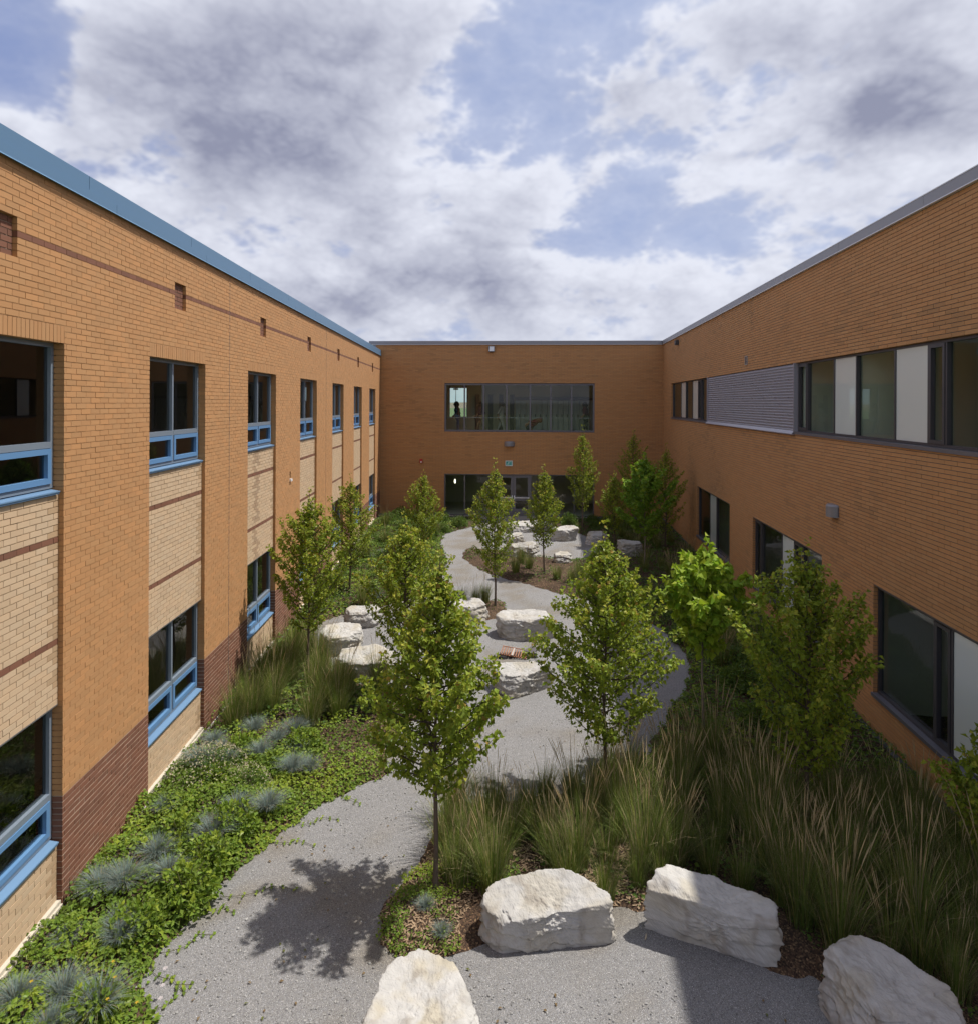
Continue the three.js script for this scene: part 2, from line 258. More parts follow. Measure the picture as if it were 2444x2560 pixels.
function inset(poly, x, d) { // signed distance, positive inside
  let best = 1e9, inside = false;
  for (let i = 0, j = poly.length - 1; i < poly.length; j = i++) {
    const [ax, ay] = poly[j], [bx, by] = poly[i], ex = bx - ax, ey = by - ay, t = clamp(((x - ax) * ex + (d - ay) * ey) / (ex * ex + ey * ey)), dx = x - ax - ex * t, dy = d - ay - ey * t;
    best = Math.min(best, dx * dx + dy * dy);
    if ((ay > d) !== (by > d) && x < (bx - ax) * (d - ay) / (by - ay) + ax) inside = !inside;
  }
  return (inside ? 1 : -1) * Math.sqrt(best);
}
const beds = [bedLeft, bedRight, bedIsland];
const bedDepth = (x, d) => Math.max(...beds.map((b) => inset(b, x, d))) + 0.15 * fbm2(x * 2.1, d * 2.1, 3) + 0.05 * noise2(x * 9, d * 9);
const bedHeight = (x, d) => { const s = bedDepth(x, d); return clamp(s * 0.28, -0.05, 0.09) + (s > 0 ? clamp(s) * 0.05 * fbm2(x * 1.7 + 5, d * 1.7, 3) + 0.008 * noise2(x * 14, d * 14) : 0); };
const groundY = (x, d) => Math.max(0, bedHeight(x, d));

{
  const g = new MB().quad([-1500, -0.12, 300], [1500, -0.12, 300], [1500, -0.12, -2500], [-1500, -0.12, -2500]).build('ground', M.field); tag(g, 'grassy land around the school reaching to the horizon', 'ground', null, 'structure');
  const hill = new MB(); const pts = []; for (let i = 0; i <= 60; i++) { const x = -700 + i * 24; pts.push([x, 5.5 + 4 * fbm2(i * 0.31, 2, 3) + (i % 7 === 0 ? 1.5 : 0), -900 - 40 * noise2(i * 0.2, 7)]); }
  for (let i = 0; i < 60; i++) { const a = pts[i], b = pts[i + 1]; hill.quad([a[0], -2, a[2] + 90], [b[0], -2, b[2] + 90], b, a); hill.quad(a, b, [b[0], -2, b[2] - 90], [a[0], -2, a[2] - 90]); }
  tag(hill.build('hills', std([0.20, 0.15, 0.12], 1)), 'low brownish rise on the horizon beyond the playing field', 'hills', null, 'structure');
  const sheet = (name, m, x0, x1, d0, d1, s, hgt, tint, keep) => {
    const nx = Math.round((x1 - x0) / s), nd = Math.round((d1 - d0) / s), g2 = new THREE.BufferGeometry(), P = new Float32Array((nx + 1) * (nd + 1) * 3), C = new Float32Array(P.length), U = new Float32Array((nx + 1) * (nd + 1) * 2), I = [];
    for (let j = 0; j <= nd; j++) for (let i = 0; i <= nx; i++) { const k = j * (nx + 1) + i, x = x0 + (x1 - x0) * i / nx, d = d0 + (d1 - d0) * j / nd, c = tint(x, d); P.set([x, hgt(x, d), -d], k * 3); C.set(c, k * 3); U.set([x / m.userData.tile, d / m.userData.tile], k * 2); }
    for (let j = 0; j < nd; j++) for (let i = 0; i < nx; i++) { const a = j * (nx + 1) + i, b = a + 1, c = a + nx + 1, e = c + 1; if (keep && ![a, b, c, e].some((q) => P[q * 3 + 1] > -0.045)) continue; I.push(a, b, e, a, e, c); }
    g2.setAttribute('position', new THREE.BufferAttribute(P, 3)); g2.setAttribute('color', new THREE.BufferAttribute(C, 3)); g2.setAttribute('uv', new THREE.BufferAttribute(U, 2)); g2.setIndex(I); g2.computeVertexNormals();
    return mesh(name, g2, m);
  };
  M.gravel.userData.tile = 1.05; M.mulch.userData.tile = 1.3;
  // fine crushed stone, with drier, browner drifts where earth has worked in
  const tint = (x, d) => { const n = fbm2(x * 0.55 + 2, d * 0.55, 4), f = fbm2(x * 3.1, d * 3.1 + 7, 3), p = smooth(0.02, 0.4, n + 0.35 * f), v = 0.92 + 0.1 * f; return mix3([0.98 * v, 0.985 * v, 1.0 * v], [0.80 * v, 0.73 * v, 0.62 * v], p * 0.85); };
  tag(sheet('gravel_path', M.gravel, -7, 10, 1.5, 36, 0.25, (x, d) => 0.004 * noise2(x * 2, d * 2), tint), 'grey crushed stone path winding between the planting beds', 'path', null, 'structure');
  const soil = (x, d) => { const n = fbm2(x * 0.9 + 9, d * 0.9, 4), f = fbm2(x * 5, d * 5, 2); return mix3([1.0, 0.93, 0.86], [0.62, 0.55, 0.48], smooth(-0.15, 0.35, n + f * 0.4)); };
  tag(sheet('planting_bed', M.mulch, -7, 10, 1.5, 36, 0.11, bedHeight, soil, true), 'brown wood chip mulch of the planting beds', 'bed', null, 'structure');
}

// ---------------------------------------------------------------- older wing: orange brick, blue windows
{
  const b = thing('brick_school_wing', 'sunlit two-storey orange brick wing with blue-framed windows and tan brick panels', 'building', [-4.7, 0, 0], Math.PI / 2 + 0.02798);
  const h = 0.06899, L = 0.206, y0 = 0.12, top = y0 + 121 * h, end = 35.4, start = 2.2;
  const bays = [[5.74, 7.79], [9.87, 11.95], [14.25, 16.31], [18.65, 20.67], [23.03, 25.05], [27.28, 29.28], [31.47, 33.48]];
  const head = y0 + 95 * h, insets = bays.map(([a, c]) => [(a + c) / 2 - 0.21, (a + c) / 2 + 0.21, y0 + 107 * h, y0 + 113 * h]);
  const holes = [...bays.map(([a, c]) => [a, c, -0.2, head]), ...insets];
  const small = [17.58, 17.68, y0 + 56 * h, y0 + 59 * h];
  const orange = shadesOf([0.412, 0.212, 0.088], 10, 0.16, 3), brown = shadesOf([0.168, 0.070, 0.041], 8, 0.22, 4), tan = shadesOf([0.488, 0.352, 0.228], 10, 0.12, 5), soldiers = shadesOf([0.402, 0.208, 0.088], 6, 0.12, 8);
  const wall = new MB(); mortar(wall, start, end, y0 + 19 * h, top + 0.3, -0.0045, [...holes, small]);
  const w = wall.build('brick_wall', M.mortarTan, b), list = [];
  const tone = (c, x, y, r) => (c === 110 ? brown : orange)[Math.floor(r() * (c === 110 ? 8 : 10))];
  const soldierHoles = bays.map(([a, c]) => [a - 0.0, c + 0.0, head, head + 3 * h]);
  lay(list, { x0: start, x1: end, y0, h, from: 19, n: 121, L, joint: 0.0088, holes: [...holes, ...soldierHoles, small], tone, seed: 11 });
  const rs = rng(21);
  for (const [a, c] of bays) { const n = Math.round((c - a) / h), s = (c - a) / n; for (let k = 0; k < n; k++) list.push({ x0: a + k * s + 0.004, x1: a + (k + 1) * s - 0.004, y0: head, y1: head + 3 * h - 0.01, z: (rs() - 0.5) * 0.003, t: 0.15, c: soldiers[Math.floor(rs() * 6)] }); }
  buildBricks(list, w, M.brickRest);
  // brown plinth of the piers on a concrete footing
  let piers = [[start, end]]; for (const [p, q] of bays) piers = minus(piers, p, q);
  piers.forEach(([p, q], k) => {
    const o = new MB().box(p + (k ? 0.008 : 0), q - 0.008, y0, y0 + 19 * h, -0.12, -0.0045).build('brick_plinth', M.mortarPink, b), l = [];
    lay(l, { x0: start, x1: end, y0, h, n: 19, L, joint: 0.0135, holes: [[start - 1, p, -1, 9], [q, end + 1, -1, 9]], tone: (c, x, y, r) => brown[Math.floor(r() * 8)], seed: 13 + k });
    buildBricks(l, o, M.brickRest, k < 4 ? 220 : 0);
  });
  const foot = new MB(); let spans = [[start, end]]; for (const [a, c] of bays) spans = minus(spans, a, c); for (const [a, c] of spans) foot.box(a - 0.002, c + 0.002, -0.15, y0 - 0.004, -0.12, 0.018); foot.build('footing', M.concrete, b);
  // small recessed squares of brown brick high in the wall
  for (const [a, c, p, q] of insets) {
    const mb = new MB().box(a - 0.007, c + 0.007, p - 0.007, q + 0.007, -0.16, -0.062), o = mb.build('recessed_square', M.mortarPink, b), l = [];
    lay(l, { x0: a, x1: c, y0: p, h, n: 6, L, joint: 0.012, z: -0.053, tone: (k, x, y, r) => brown[Math.floor(r() * 8)], seed: 17 + Math.floor(a) });
    for (const k of l) { if (a < 12) { const u = mesh('brick', brickUnit, brickMaterial(k.c), o); u.position.set((k.x0 + k.x1) / 2, (k.y0 + k.y1) / 2, k.z); u.scale.set(k.x1 - k.x0, k.y1 - k.y0, 0.03); } }
    if (a >= 12) { const m2 = new MB(); for (const k of l) m2.box(k.x0, k.x1, k.y0, k.y1, k.z - 0.03, k.z, k.c, 'xXyYZ'); tag(m2.build('brick_courses', M.brickRest, o), null, null, null, 'stuff'); }
  }
  { const o = new MB().box(small[0], small[1], small[2], small[3], -0.14, -0.09).build('weep_vent', M.roomDark, b); new MB().box(small[0] - 0.01, small[1] + 0.01, small[2] - 0.05, small[2] + 0.012, -0.06, 0.045).build('vent_lip', M.white, o); }
  // bays: tan panels, sills, ledges, windows
  const sillHi = 5.0, sillLo = 0.95, headLo = y0 + 34.5 * h;
  bays.forEach(([a, c], bay) => {
    const tanPanel = (ya, yb, bands, name, seed) => {
      const mb = new MB().box(a - 0.007, c + 0.007, ya, yb, -0.17, -0.069), o = mb.build(name, M.mortarBuff, b), l = [], n = Math.round((yb - ya) / h), hh = (yb - ya) / n, r = rng(seed * 7 + bay);
      const streak = a + 0.35 + r() * 1.0;
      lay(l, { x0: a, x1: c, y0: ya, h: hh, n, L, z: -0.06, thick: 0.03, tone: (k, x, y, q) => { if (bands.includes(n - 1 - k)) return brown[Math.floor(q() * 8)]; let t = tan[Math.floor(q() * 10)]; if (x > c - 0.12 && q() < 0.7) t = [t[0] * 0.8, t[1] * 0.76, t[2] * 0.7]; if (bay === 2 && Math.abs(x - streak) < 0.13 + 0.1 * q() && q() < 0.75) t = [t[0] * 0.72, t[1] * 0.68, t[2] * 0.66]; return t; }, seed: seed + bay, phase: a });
      buildBricks(l, o, M.brickRest, bay < 3 ? 300 : 0);
    };
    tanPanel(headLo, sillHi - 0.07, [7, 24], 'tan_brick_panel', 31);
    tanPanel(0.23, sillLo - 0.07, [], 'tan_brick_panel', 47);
    new MB().box(a + 0.003, c - 0.003, headLo - 0.012, headLo - 0.001, -0.168, -0.055).build('lintel_angle', M.roomDark, b);
    new MB().box(a - 0.01, c + 0.01, -0.15, 0.135, -0.17, -0.02).build('footing', M.concrete, b);
    { const o = new MB(); o.box(a + 0.002, c - 0.002, 0.137, 0.185, -0.16, 0.012); o.box(a + 0.002, c - 0.002, 0.1855, 0.228, -0.16, -0.012); o.build('stone_ledge', M.limestone, b); }
    for (const [ya, yb, name] of [[sillHi, head, 'window'], [sillLo, headLo - 0.012, 'window']]) {
      const win = part(name, b), z1 = -0.12, z0 = -0.19, mid = (a + c) / 2, tr = ya + 0.50, g1 = a + 0.004, g2 = c - 0.004;
      const f = new MB(); ring(f, g1, g2, ya, yb - 0.002, z0, z1, 0.05); f.box(mid - 0.025, mid + 0.025, ya + 0.05, yb - 0.052, z0, z1 + 0.004); f.box(g1 + 0.05, mid - 0.025, tr - 0.035, tr + 0.035, z0, z1 + 0.007); f.box(mid + 0.025, g2 - 0.05, tr - 0.035, tr + 0.035, z0, z1 + 0.007); f.build('frame', M.blueGrey, win);
      for (const [p, q, open] of [[g1 + 0.05, mid - 0.025, 0], [mid + 0.025, g2 - 0.05, bay === 2 && ya > 3 ? 0.05 : 0]]) {
        pane(win, p, q, tr + 0.035, yb - 0.052, z0 + 0.03, M.glassDark);
        const sash = new MB(); ring(sash, p + 0.006, q - 0.006, ya + 0.056, tr - 0.041, z0 + 0.02, z1 + 0.016, 0.065); const s = sash.build('sash', M.blue, win);
        if (open) { s.position.set(0, 0.0, 0); s.rotation.x = 0; }
        pane(win, p + 0.071, q - 0.071, ya + 0.121, tr - 0.106, z0 + 0.04, M.glassDark);
      }
      const s = new MB(), s0 = [-0.19, 0.0], s1 = [-0.03, -0.028], x0 = a + 0.004, x1 = c - 0.03;
      s.quad([x0, ya - 0.002 + s1[1], s1[0]], [x1, ya - 0.002 + s1[1], s1[0]], [x1, ya - 0.002, s0[0]], [x0, ya - 0.002, s0[0]]);
      s.box(x0, x1, ya - 0.066, ya - 0.031, -0.18, -0.031); s.box(x0 - 0.001, x1 + 0.001, ya - 0.044, ya - 0.031, -0.031, -0.022); s.build('sill', M.blueSill, win);
    }
  });
  // blue metal coping in two steps, panel by panel
  const upper = part('coping', b), r = rng(5); const lower = part('drip_flashing', b);
  for (let x = start; x < end + 0.2; x += 3.02) { const x1 = Math.min(x + 3.012, end + 0.25); new MB().box(x, x1, top + 0.125, top + 0.295, -0.6, 0.03).build('coping_panel', M.blueCoping, upper); }
  for (let x = start + 0.62; x < end + 0.2; x += 3.02) { const x1 = Math.min(x + 3.014, end + 0.25); const m = new MB(); m.box(x, x1, top + 0.012, top + 0.124, 0.0, 0.042); m.quad([x, top - 0.008, 0.056], [x1, top - 0.008, 0.056], [x1, top + 0.0115, 0.043], [x, top + 0.0115, 0.043]); m.build('flashing_strip', M.blueCoping, lower); }
  // rooms behind the glass
  const room = new MB(); room.box(start, end, 8.3, 8.45, -6, -0.11); room.box(start, end, 3.55, 4.15, -6, -0.2); room.box(start, end, -0.15, -0.02, -6, -0.2); room.box(start, end, -0.15, 8.6, -6.1, -6); for (const x of [start, 12.9, 21.7, 30.2, end - 0.1]) room.box(x, x + 0.1, -0.1, 8.4, -6, -0.2);
  room.build('room_shell', M.roomWarm, b);
  new MB().box(start, end + 0.25, 8.452, 8.62, -6.1, -0.11).build('roof', M.parge, b);
  for (const x of [13.15, 22.0]) new MB().box(x - 0.006, x + 0.006, y0, top, -0.012, 0.002).build('control_joint', M.roomDark, b);
}

// ---------------------------------------------------------------- newer wing in shade: long bricks, ribbon windows, corrugated panel
const longTones = shadesOf([0.435, 0.220, 0.088], 12, 0.24, 61, 0.10).sort((a, b) => a[0] - b[0]);
function glazing(parent, name, segs, y0, y1, o = {}) { // segs: [from, to, kind] along the wall's own axis
  const win = part(name, parent), z1 = -0.075, z0 = -0.155, f = new MB(), a = segs[0][0], c = segs[segs.length - 1][1], t = 0.045;
  ring(f, a + 0.003, c - 0.003, y0 + 0.003, y1 - 0.003, z0, z1, t);
  segs.forEach(([p, q, kind], i) => {
    const l = p + (i ? 0.022 : t), r = q - (i < segs.length - 1 ? 0.022 : t);
    if (i) f.box(p - 0.022, p + 0.022, y0 + t, y1 - t, z0, z1 + 0.003);
    if (kind === 'glass') pane(win, l, r, y0 + t, y1 - t, z0 + 0.03, M.glass);
    if (kind === 'frost') { const g = new MB().box(l + 0.004, r - 0.004, y0 + t + 0.004, y1 - t - 0.004, z0 + 0.02, z1 - 0.012).build('frosted_panel', M.frost, win); }
    if (kind === 'sash') { const s = new MB(); ring(s, l + 0.006, r - 0.006, y0 + t + 0.006, y1 - t - 0.006, z0 + 0.02, z1 + 0.014, 0.055); s.build('sash', M.dark, win); pane(win, l + 0.061, r - 0.061, y0 + t + 0.061, y1 - t - 0.061, z0 + 0.035, M.glass); }
  });
  f.build('frame', M.dark, win);
  if (o.sill !== false) new MB().box(a - 0.02, c + 0.02, y0 - 0.062, y0 - 0.001, -0.15, 0.03).build('sill', M.steel, win);
  return win;
}
function copingRun(parent, x0, x1, y0, y1, step) {
  const g = part('coping', parent);
  for (let x = x0; x < x1 - 0.02; x += step) { const e = Math.min(x + step - 0.006, x1); new MB().box(x, e, y0 + 0.014, y1 - 0.014, -0.5, 0.05).build('coping_panel', M.coping, g); }
  new MB().box(x0, x1, y0 - 0.002, y0 + 0.0135, -0.02, 0.062).build('drip_edge', M.copingEdge, g); new MB().box(x0, x1, y1 - 0.0135, y1 + 0.002, -0.5, 0.056).build('top_edge', M.copingEdge, g);
}
function wallLamp(parent, name, x, y, w, hgt) { // half-round metal fitting
  const g = part(name, parent), mb = new MB(), n = 18, R = w / 2;
  for (let k = 0; k < n; k++) {
    const a0 = k / n * Math.PI, a1 = (k + 1) / n * Math.PI, p = (a) => [x - Math.cos(a) * R, Math.sin(a) * R * 0.95];
    const [xa, za] = p(a0), [xb, zb] = p(a1);
    mb.quad([xa, y, za], [xb, y, zb], [xb, y + hgt * 0.86, zb], [xa, y + hgt * 0.86, za]);
    mb.quad([xa, y + hgt * 0.86, za], [xb, y + hgt * 0.86, zb], [x + (xb - x) * 0.9, y + hgt, zb * 0.9], [x + (xa - x) * 0.9, y + hgt, za * 0.9]);
    mb.tri([x, y + hgt, 0], [x + (xa - x) * 0.9, y + hgt, za * 0.9], [x + (xb - x) * 0.9, y + hgt, zb * 0.9]); mb.tri([x, y + 0.03, 0], [xb * 0.95 + x * 0.05, y + 0.03, zb * 0.95], [xa * 0.95 + x * 0.05, y + 0.03, za * 0.95]);
  }
  mb.build('housing', M.coping, g); new MB().box(x - R * 1.04, x + R * 1.04, y + 0.02, y + hgt * 0.84, 0.001, 0.02).build('back_plate', M.steel, g); return g;
}
{
  const b = thing('brick_school_wing', 'shaded orange brick wing with a ribbon of frosted and clear windows and corrugated metal panel', 'building', [5.79, 0, 0], -(Math.PI / 2 + 0.08966));
  const S = (d) => -d * 1.00403, h = 0.0685, y0 = 0.2, L = 0.309, top = y0 + 129 * h, x0 = S(34.6), x1 = S(2);
  const lowWin = [[26.38, 21.58], [19.15, 14.28], [12.0, 7.2]], lo = 0.87, hi = 2.77, rlo = 5.36, rhi = 6.98;
  const holes = [[S(32.05), S(4.5), rlo - 0.062, rhi], ...lowWin.map(([p, q]) => [S(p), S(q), lo - 0.062, hi])];
  const wall = new MB(); mortar(wall, x0, x1, y0, top + 0.2, -0.008, holes); const w = wall.build('brick_wall', M.mortarGrey, b), list = [];
  lay(list, { x0, x1, y0, h, n: 129, L, joint: 0.011, holes, tone: batch(longTones), seed: 71, deep: 0.16 });
  buildBricks(list, w, M.brickRest);
  new MB().box(x0, x1, -0.15, y0 - 0.004, -0.12, -0.012).build('footing', M.parge, b);
  // ribbon, far run, corrugated panel, near run
  const seg = (ds, kinds) => kinds.map((k, i) => [S(ds[i]), S(ds[i + 1]), k]);
  glazing(b, 'window', seg([32.05, 30.0, 29.0, 27.6, 26.6, 26.0, 24.66], ['glass', 'frost', 'glass', 'frost', 'sash', 'glass']), rlo, rhi, {});
  glazing(b, 'window', seg([15.9, 15.3, 13.87, 12.87, 11.43, 10.42, 9.95, 8.3, 7.3, 5.8, 4.5], ['sash', 'glass', 'frost', 'glass', 'frost', 'sash', 'glass', 'frost', 'glass', 'frost']), rlo, rhi, {});
  { const p = part('corrugated_cladding', b), a = S(24.66) + 0.004, c = S(15.9) - 0.004, mb = new MB(), n = 22, k = 10, y = (i) => rlo + 0.02 + (rhi - rlo - 0.04) * i / (n * k), z = (i) => -0.012 + 0.019 * Math.sin(i / k * 2 * Math.PI);
    for (let i = 0; i < n * k; i++) mb.quad([a, y(i), z(i)], [c, y(i), z(i)], [c, y(i + 1), z(i + 1)], [a, y(i + 1), z(i + 1)]);
    mb.build('corrugated_sheet', M.corrugated, p); new MB().box(a, c, rlo + 0.018, rhi - 0.018, -0.16, -0.035).build('backing', M.dark, p);
    new MB().box(a - 0.03, a, rlo - 0.02, rhi - 0.003, -0.1, 0.03).build('edge_trim', M.corrugated, p); new MB().box(c, c + 0.03, rlo - 0.02, rhi - 0.003, -0.1, 0.03).build('edge_trim', M.corrugated, p);
    const s = new MB(); s.quad([a - 0.03, rlo - 0.055, 0.075], [c + 0.03, rlo - 0.055, 0.075], [c + 0.03, rlo + 0.02, 0.0], [a - 0.03, rlo + 0.02, 0.0]); s.box(a - 0.03, c + 0.03, rlo - 0.075, rlo - 0.055, -0.1, 0.075); s.build('base_flashing', M.corrugated, p);
    const sc = new MB(); for (const yy of [5.75, 6.17, 6.6]) for (let q = 0; q < 9; q++) { const xx = a + 0.6 + q * 0.97; sc.box(xx - 0.01, xx + 0.01, yy - 0.01, yy + 0.01, -0.01, 0.012); } sc.build('fixing_screw', M.steel, p); }
  glazing(b, 'window', seg([26.38, 24.55, 23.6, 21.58], ['glass', 'frost', 'glass']), lo, hi);
  glazing(b, 'window', seg([19.15, 18.55, 16.95, 16.1, 15.5, 14.28], ['sash', 'glass', 'frost', 'sash', 'glass']), lo, hi);
  glazing(b, 'window', seg([12.0, 10.23, 9.78, 8.4, 7.2], ['glass', 'sash', 'frost', 'glass']), lo, hi);
  copingRun(b, x0 - 0.05, x1, top, top + 0.2, 3.05);
  // wall fittings
  wallLamp(b, 'wall_lamp', S(13.62), 3.73, 0.36, 0.25);
  { const v = part('vent_grille', b), x = S(19.8); const f = new MB(); ring(f, x - 0.12, x + 0.12, 7.16, 7.42, 0.002, 0.022, 0.02); f.build('frame', M.concrete, v); for (let k = 0; k < 6; k++) new MB().box(x - 0.1, x + 0.1, 7.186 + k * 0.037, 7.203 + k * 0.037, 0.002, 0.016).build('slat', M.parge, v); }
  { const v = part('security_camera', b), x = S(30.3); new MB().box(x - 0.13, x + 0.13, 8.66, 8.86, 0.002, 0.16).build('housing', M.dark, v); new MB().box(x - 0.05, x + 0.05, 8.86, 8.9, 0.002, 0.08).build('bracket', M.dark, v); }
  { const v = part('outlet_box', b), x = S(20.3); new MB().box(x - 0.05, x + 0.05, 0.60, 0.80, 0.002, 0.07).build('housing', M.steel, v); new MB().box(x - 0.04, x + 0.04, 0.62, 0.78, 0.0705, 0.08).build('cover', M.dark, v); }
  { const v = part('wall_tap', b), x = S(13.64); new MB().box(x - 0.06, x + 0.06, 0.36, 0.50, 0.002, 0.03).build('back_plate', M.coping, v); new MB().tube([[x, 0.44, 0.02], [x, 0.44, 0.1], [x, 0.40, 0.13]], [0.016, 0.016, 0.014], 8).build('spout', M.coping, v); }
  // rooms
  const room = new MB(); room.box(x0, x1, 8.6, 8.75, -6, -0.11); room.box(x0, x1, 3.6, 4.3, -6, -0.17); room.box(x0, x1, -0.15, 0.0, -6, -0.17); room.box(x0, x1, -0.15, 8.8, -6.1, -6); for (const d of [34.6, 24.66, 20.4, 15.9, 13.0, 2.1]) room.box(S(d), S(d) + 0.1, -0.1, 8.7, -6, -0.17);
  room.build('room_shell', M.room, b);
  new MB().box(x0, x1, 8.752, 9.0, -6.1, -0.11).build('roof', M.parge, b);
  for (const d of [14.2, 21.45]) { const joint = new MB(); joint.box(S(d) - 0.005, S(d) + 0.005, y0, lo - 0.07, -0.01, 0.0025); joint.box(S(d) - 0.005, S(d) + 0.005, hi, rlo - 0.08, -0.01, 0.0025); joint.box(S(d) - 0.005, S(d) + 0.005, rhi, top, -0.01, 0.0025); joint.build('control_joint', M.mortarTan, b); }
}

// ---------------------------------------------------------------- end wing: corridor window above, entrance below
const END = { pos: [-5.685, 0, -35.25], turn: -0.061, floor: 4.3 };
{
  const b = thing('brick_school_wing', 'end wing of orange brick with a wide corridor window above glazed entrance doors', 'building', END.pos, END.turn);
  const h = 0.0685, y0 = 0.2, L = 0.309, top = y0 + 129 * h, x0 = -0.25, x1 = 14.62;
  const up = [3.38, 11.12, 4.52, 7.03], dn = [3.38, 11.12, 0.14, 2.32];
  const wall = new MB(); mortar(wall, x0, x1, y0, top + 0.2, -0.008, [up, [dn[0], dn[1], -0.2, dn[3]]]); const w = wall.build('brick_wall', M.mortarGrey, b), list = [];
  lay(list, { x0, x1, y0, h, n: 129, L, joint: 0.011, holes: [up, [dn[0], dn[1], -0.2, dn[3]]], tone: batch(longTones), seed: 91 });
  buildBricks(list, w, M.brickRest);
  const ft = new MB(); ft.box(x0, dn[0], -0.15, y0 - 0.004, -0.12, -0.012); ft.box(dn[1], x1, -0.15, y0 - 0.004, -0.12, -0.012); ft.build('footing', M.parge, b);
  copingRun(b, x0 - 0.35, x1 - 0.1, top, top + 0.2, 3.0);
  new MB().box(x0 - 0.12, x0 + 0.02, 8.4, top - 0.003, -0.3, 0.02).build('corner_trim', M.coping, b);
  for (const x of [3.36, 11.14]) for (const [p, q] of [[y0, dn[2]], [dn[3], up[2]], [up[3], top]]) if (q > p) new MB().box(x - 0.005, x + 0.005, p, q, -0.01, 0.0025).build('control_joint', M.mortarTan, b);
  { // corridor window: seven lights with a slim rail
    const win = part('corridor_window', b), xs = [3.38, 4.42, 5.42, 6.6, 7.82, 8.88, 9.94, 11.12], f = new MB(), z0 = -0.15, z1 = -0.06; ring(f, up[0] + 0.003, up[1] - 0.003, up[2] + 0.003, up[3] - 0.003, z0, z1, 0.085);
    for (let i = 0; i < 7; i++) { if (i) f.box(xs[i] - 0.035, xs[i] + 0.035, up[2] + 0.088, up[3] - 0.088, z0, z1 + 0.004); const l = xs[i] + (i ? 0.035 : 0.088), r = xs[i + 1] - (i < 6 ? 0.035 : 0.088); pane(win, l, r, up[2] + 0.088, up[3] - 0.088, z0 + 0.04, M.glass); }
    f.build('frame', M.steel, win); new MB().box(up[0] + 0.09, up[1] - 0.09, 5.235, 5.258, -0.26, -0.235).build('guard_rail', M.corrugated, win);
  }
  { // entrance screen with two doors
    const win = part('entrance_screen', b), xs = [3.38, 4.45, 6.06, 7.86, 10.1, 11.12], z0 = -0.15, z1 = -0.06, f = new MB();
    ring(f, dn[0] + 0.003, dn[1] - 0.003, dn[2] + 0.003, dn[3] - 0.003, z0, z1, 0.06);
    xs.slice(1, 5).forEach((x) => f.box(x - 0.03, x + 0.03, dn[2] + 0.063, dn[3] - 0.063, z0, z1 + 0.004));
    for (const [l, r] of [[3.443, 4.42], [4.48, 6.03], [7.89, 10.07], [10.13, 11.057]]) pane(win, l, r, dn[2] + 0.063, dn[3] - 0.063, z0 + 0.04, M.glass);
    f.build('frame', M.steel, win);
    for (const [l, r, hinge] of [[6.095, 6.945, 0], [6.975, 7.825, 1]]) {
      const d = part('door', win), y1 = dn[3] - 0.07, m = new MB(), za = -0.14, zb = -0.085; ring(m, l, r, 0.21, y1, za, zb, 0.115); m.box(l + 0.115, r - 0.115, 0.94, 1.16, za, zb); m.box(l + 0.115, r - 0.115, 0.325, 0.52, za, zb); m.build('leaf', M.steel, d);
      pane(d, l + 0.115, r - 0.115, 1.16, y1 - 0.115, za + 0.025, M.glass); pane(d, l + 0.115, r - 0.115, 0.52, 0.94, za + 0.025, M.glassDark);
      const bar = new MB(); bar.box(l + 0.03, r - 0.03, 1.08, 1.12, zb + 0.035, zb + 0.06); bar.box(hinge ? l + 0.02 : r - 0.07, hinge ? l + 0.07 : r - 0.02, 1.02, 1.22, zb + 0.001, zb + 0.05); bar.build('push_bar', M.white, d);
    }
    new MB().box(6.9, 7.02, 0.2, dn[3] - 0.065, -0.15, -0.11).build('door_post', M.steel, win);
    new MB().box(dn[0], dn[1], -0.15, dn[2], -0.2, 0.02).build('threshold', M.concrete, win);
  }
  // fittings on the wall
  wallLamp(b, 'wall_lamp', 6.76, 3.78, 0.52, 0.24);
  { // green exit pictogram: running figure and doorway
    const s = part('exit_sign', b), c = document.createElement('canvas'); c.width = 192; c.height = 144; const g = c.getContext('2d');
    g.fillStyle = '#dfe9e6'; g.fillRect(0, 0, 192, 144); g.fillStyle = '#04928a'; g.fillRect(10, 12, 172, 120);
    g.strokeStyle = '#dff2ee'; g.lineWidth = 5; g.strokeRect(118, 30, 44, 98);
    g.fillStyle = '#e8f6f3'; g.strokeStyle = '#e8f6f3'; g.lineWidth = 9; g.lineCap = 'round'; g.beginPath(); g.arc(88, 36, 9, 0, 7); g.fill();
    for (const l of [[[82, 52], [70, 84]], [[70, 84], [88, 98], [84, 122]], [[70, 84], [56, 104], [34, 104]], [[82, 54], [104, 62], [116, 54]], [[80, 54], [58, 58], [50, 76]]]) { g.beginPath(); g.moveTo(...l[0]); l.slice(1).forEach((p) => g.lineTo(...p)); g.stroke(); }
    const t = new THREE.CanvasTexture(c); t.colorSpace = THREE.SRGBColorSpace; t.magFilter = THREE.LinearFilter;
    new MB().box(6.55, 6.92, 2.75, 3.03, 0.003, 0.075).build('housing', M.copingEdge, s); new MB().quad([6.565, 2.765, 0.077], [6.905, 2.765, 0.077], [6.905, 3.015, 0.077], [6.565, 3.015, 0.077], W1, [0, 0, 1, 1]).build('face', new THREE.MeshStandardMaterial({ map: t, roughness: 0.4 }), s);
  }
  { const s = part('alarm_strobe', b); new MB().box(2.10, 2.25, 2.86, 3.08, 0.003, 0.055).build('housing', M.red, s); new MB().box(2.15, 2.21, 2.88, 2.96, 0.0555, 0.085).build('lens', M.white, s); }
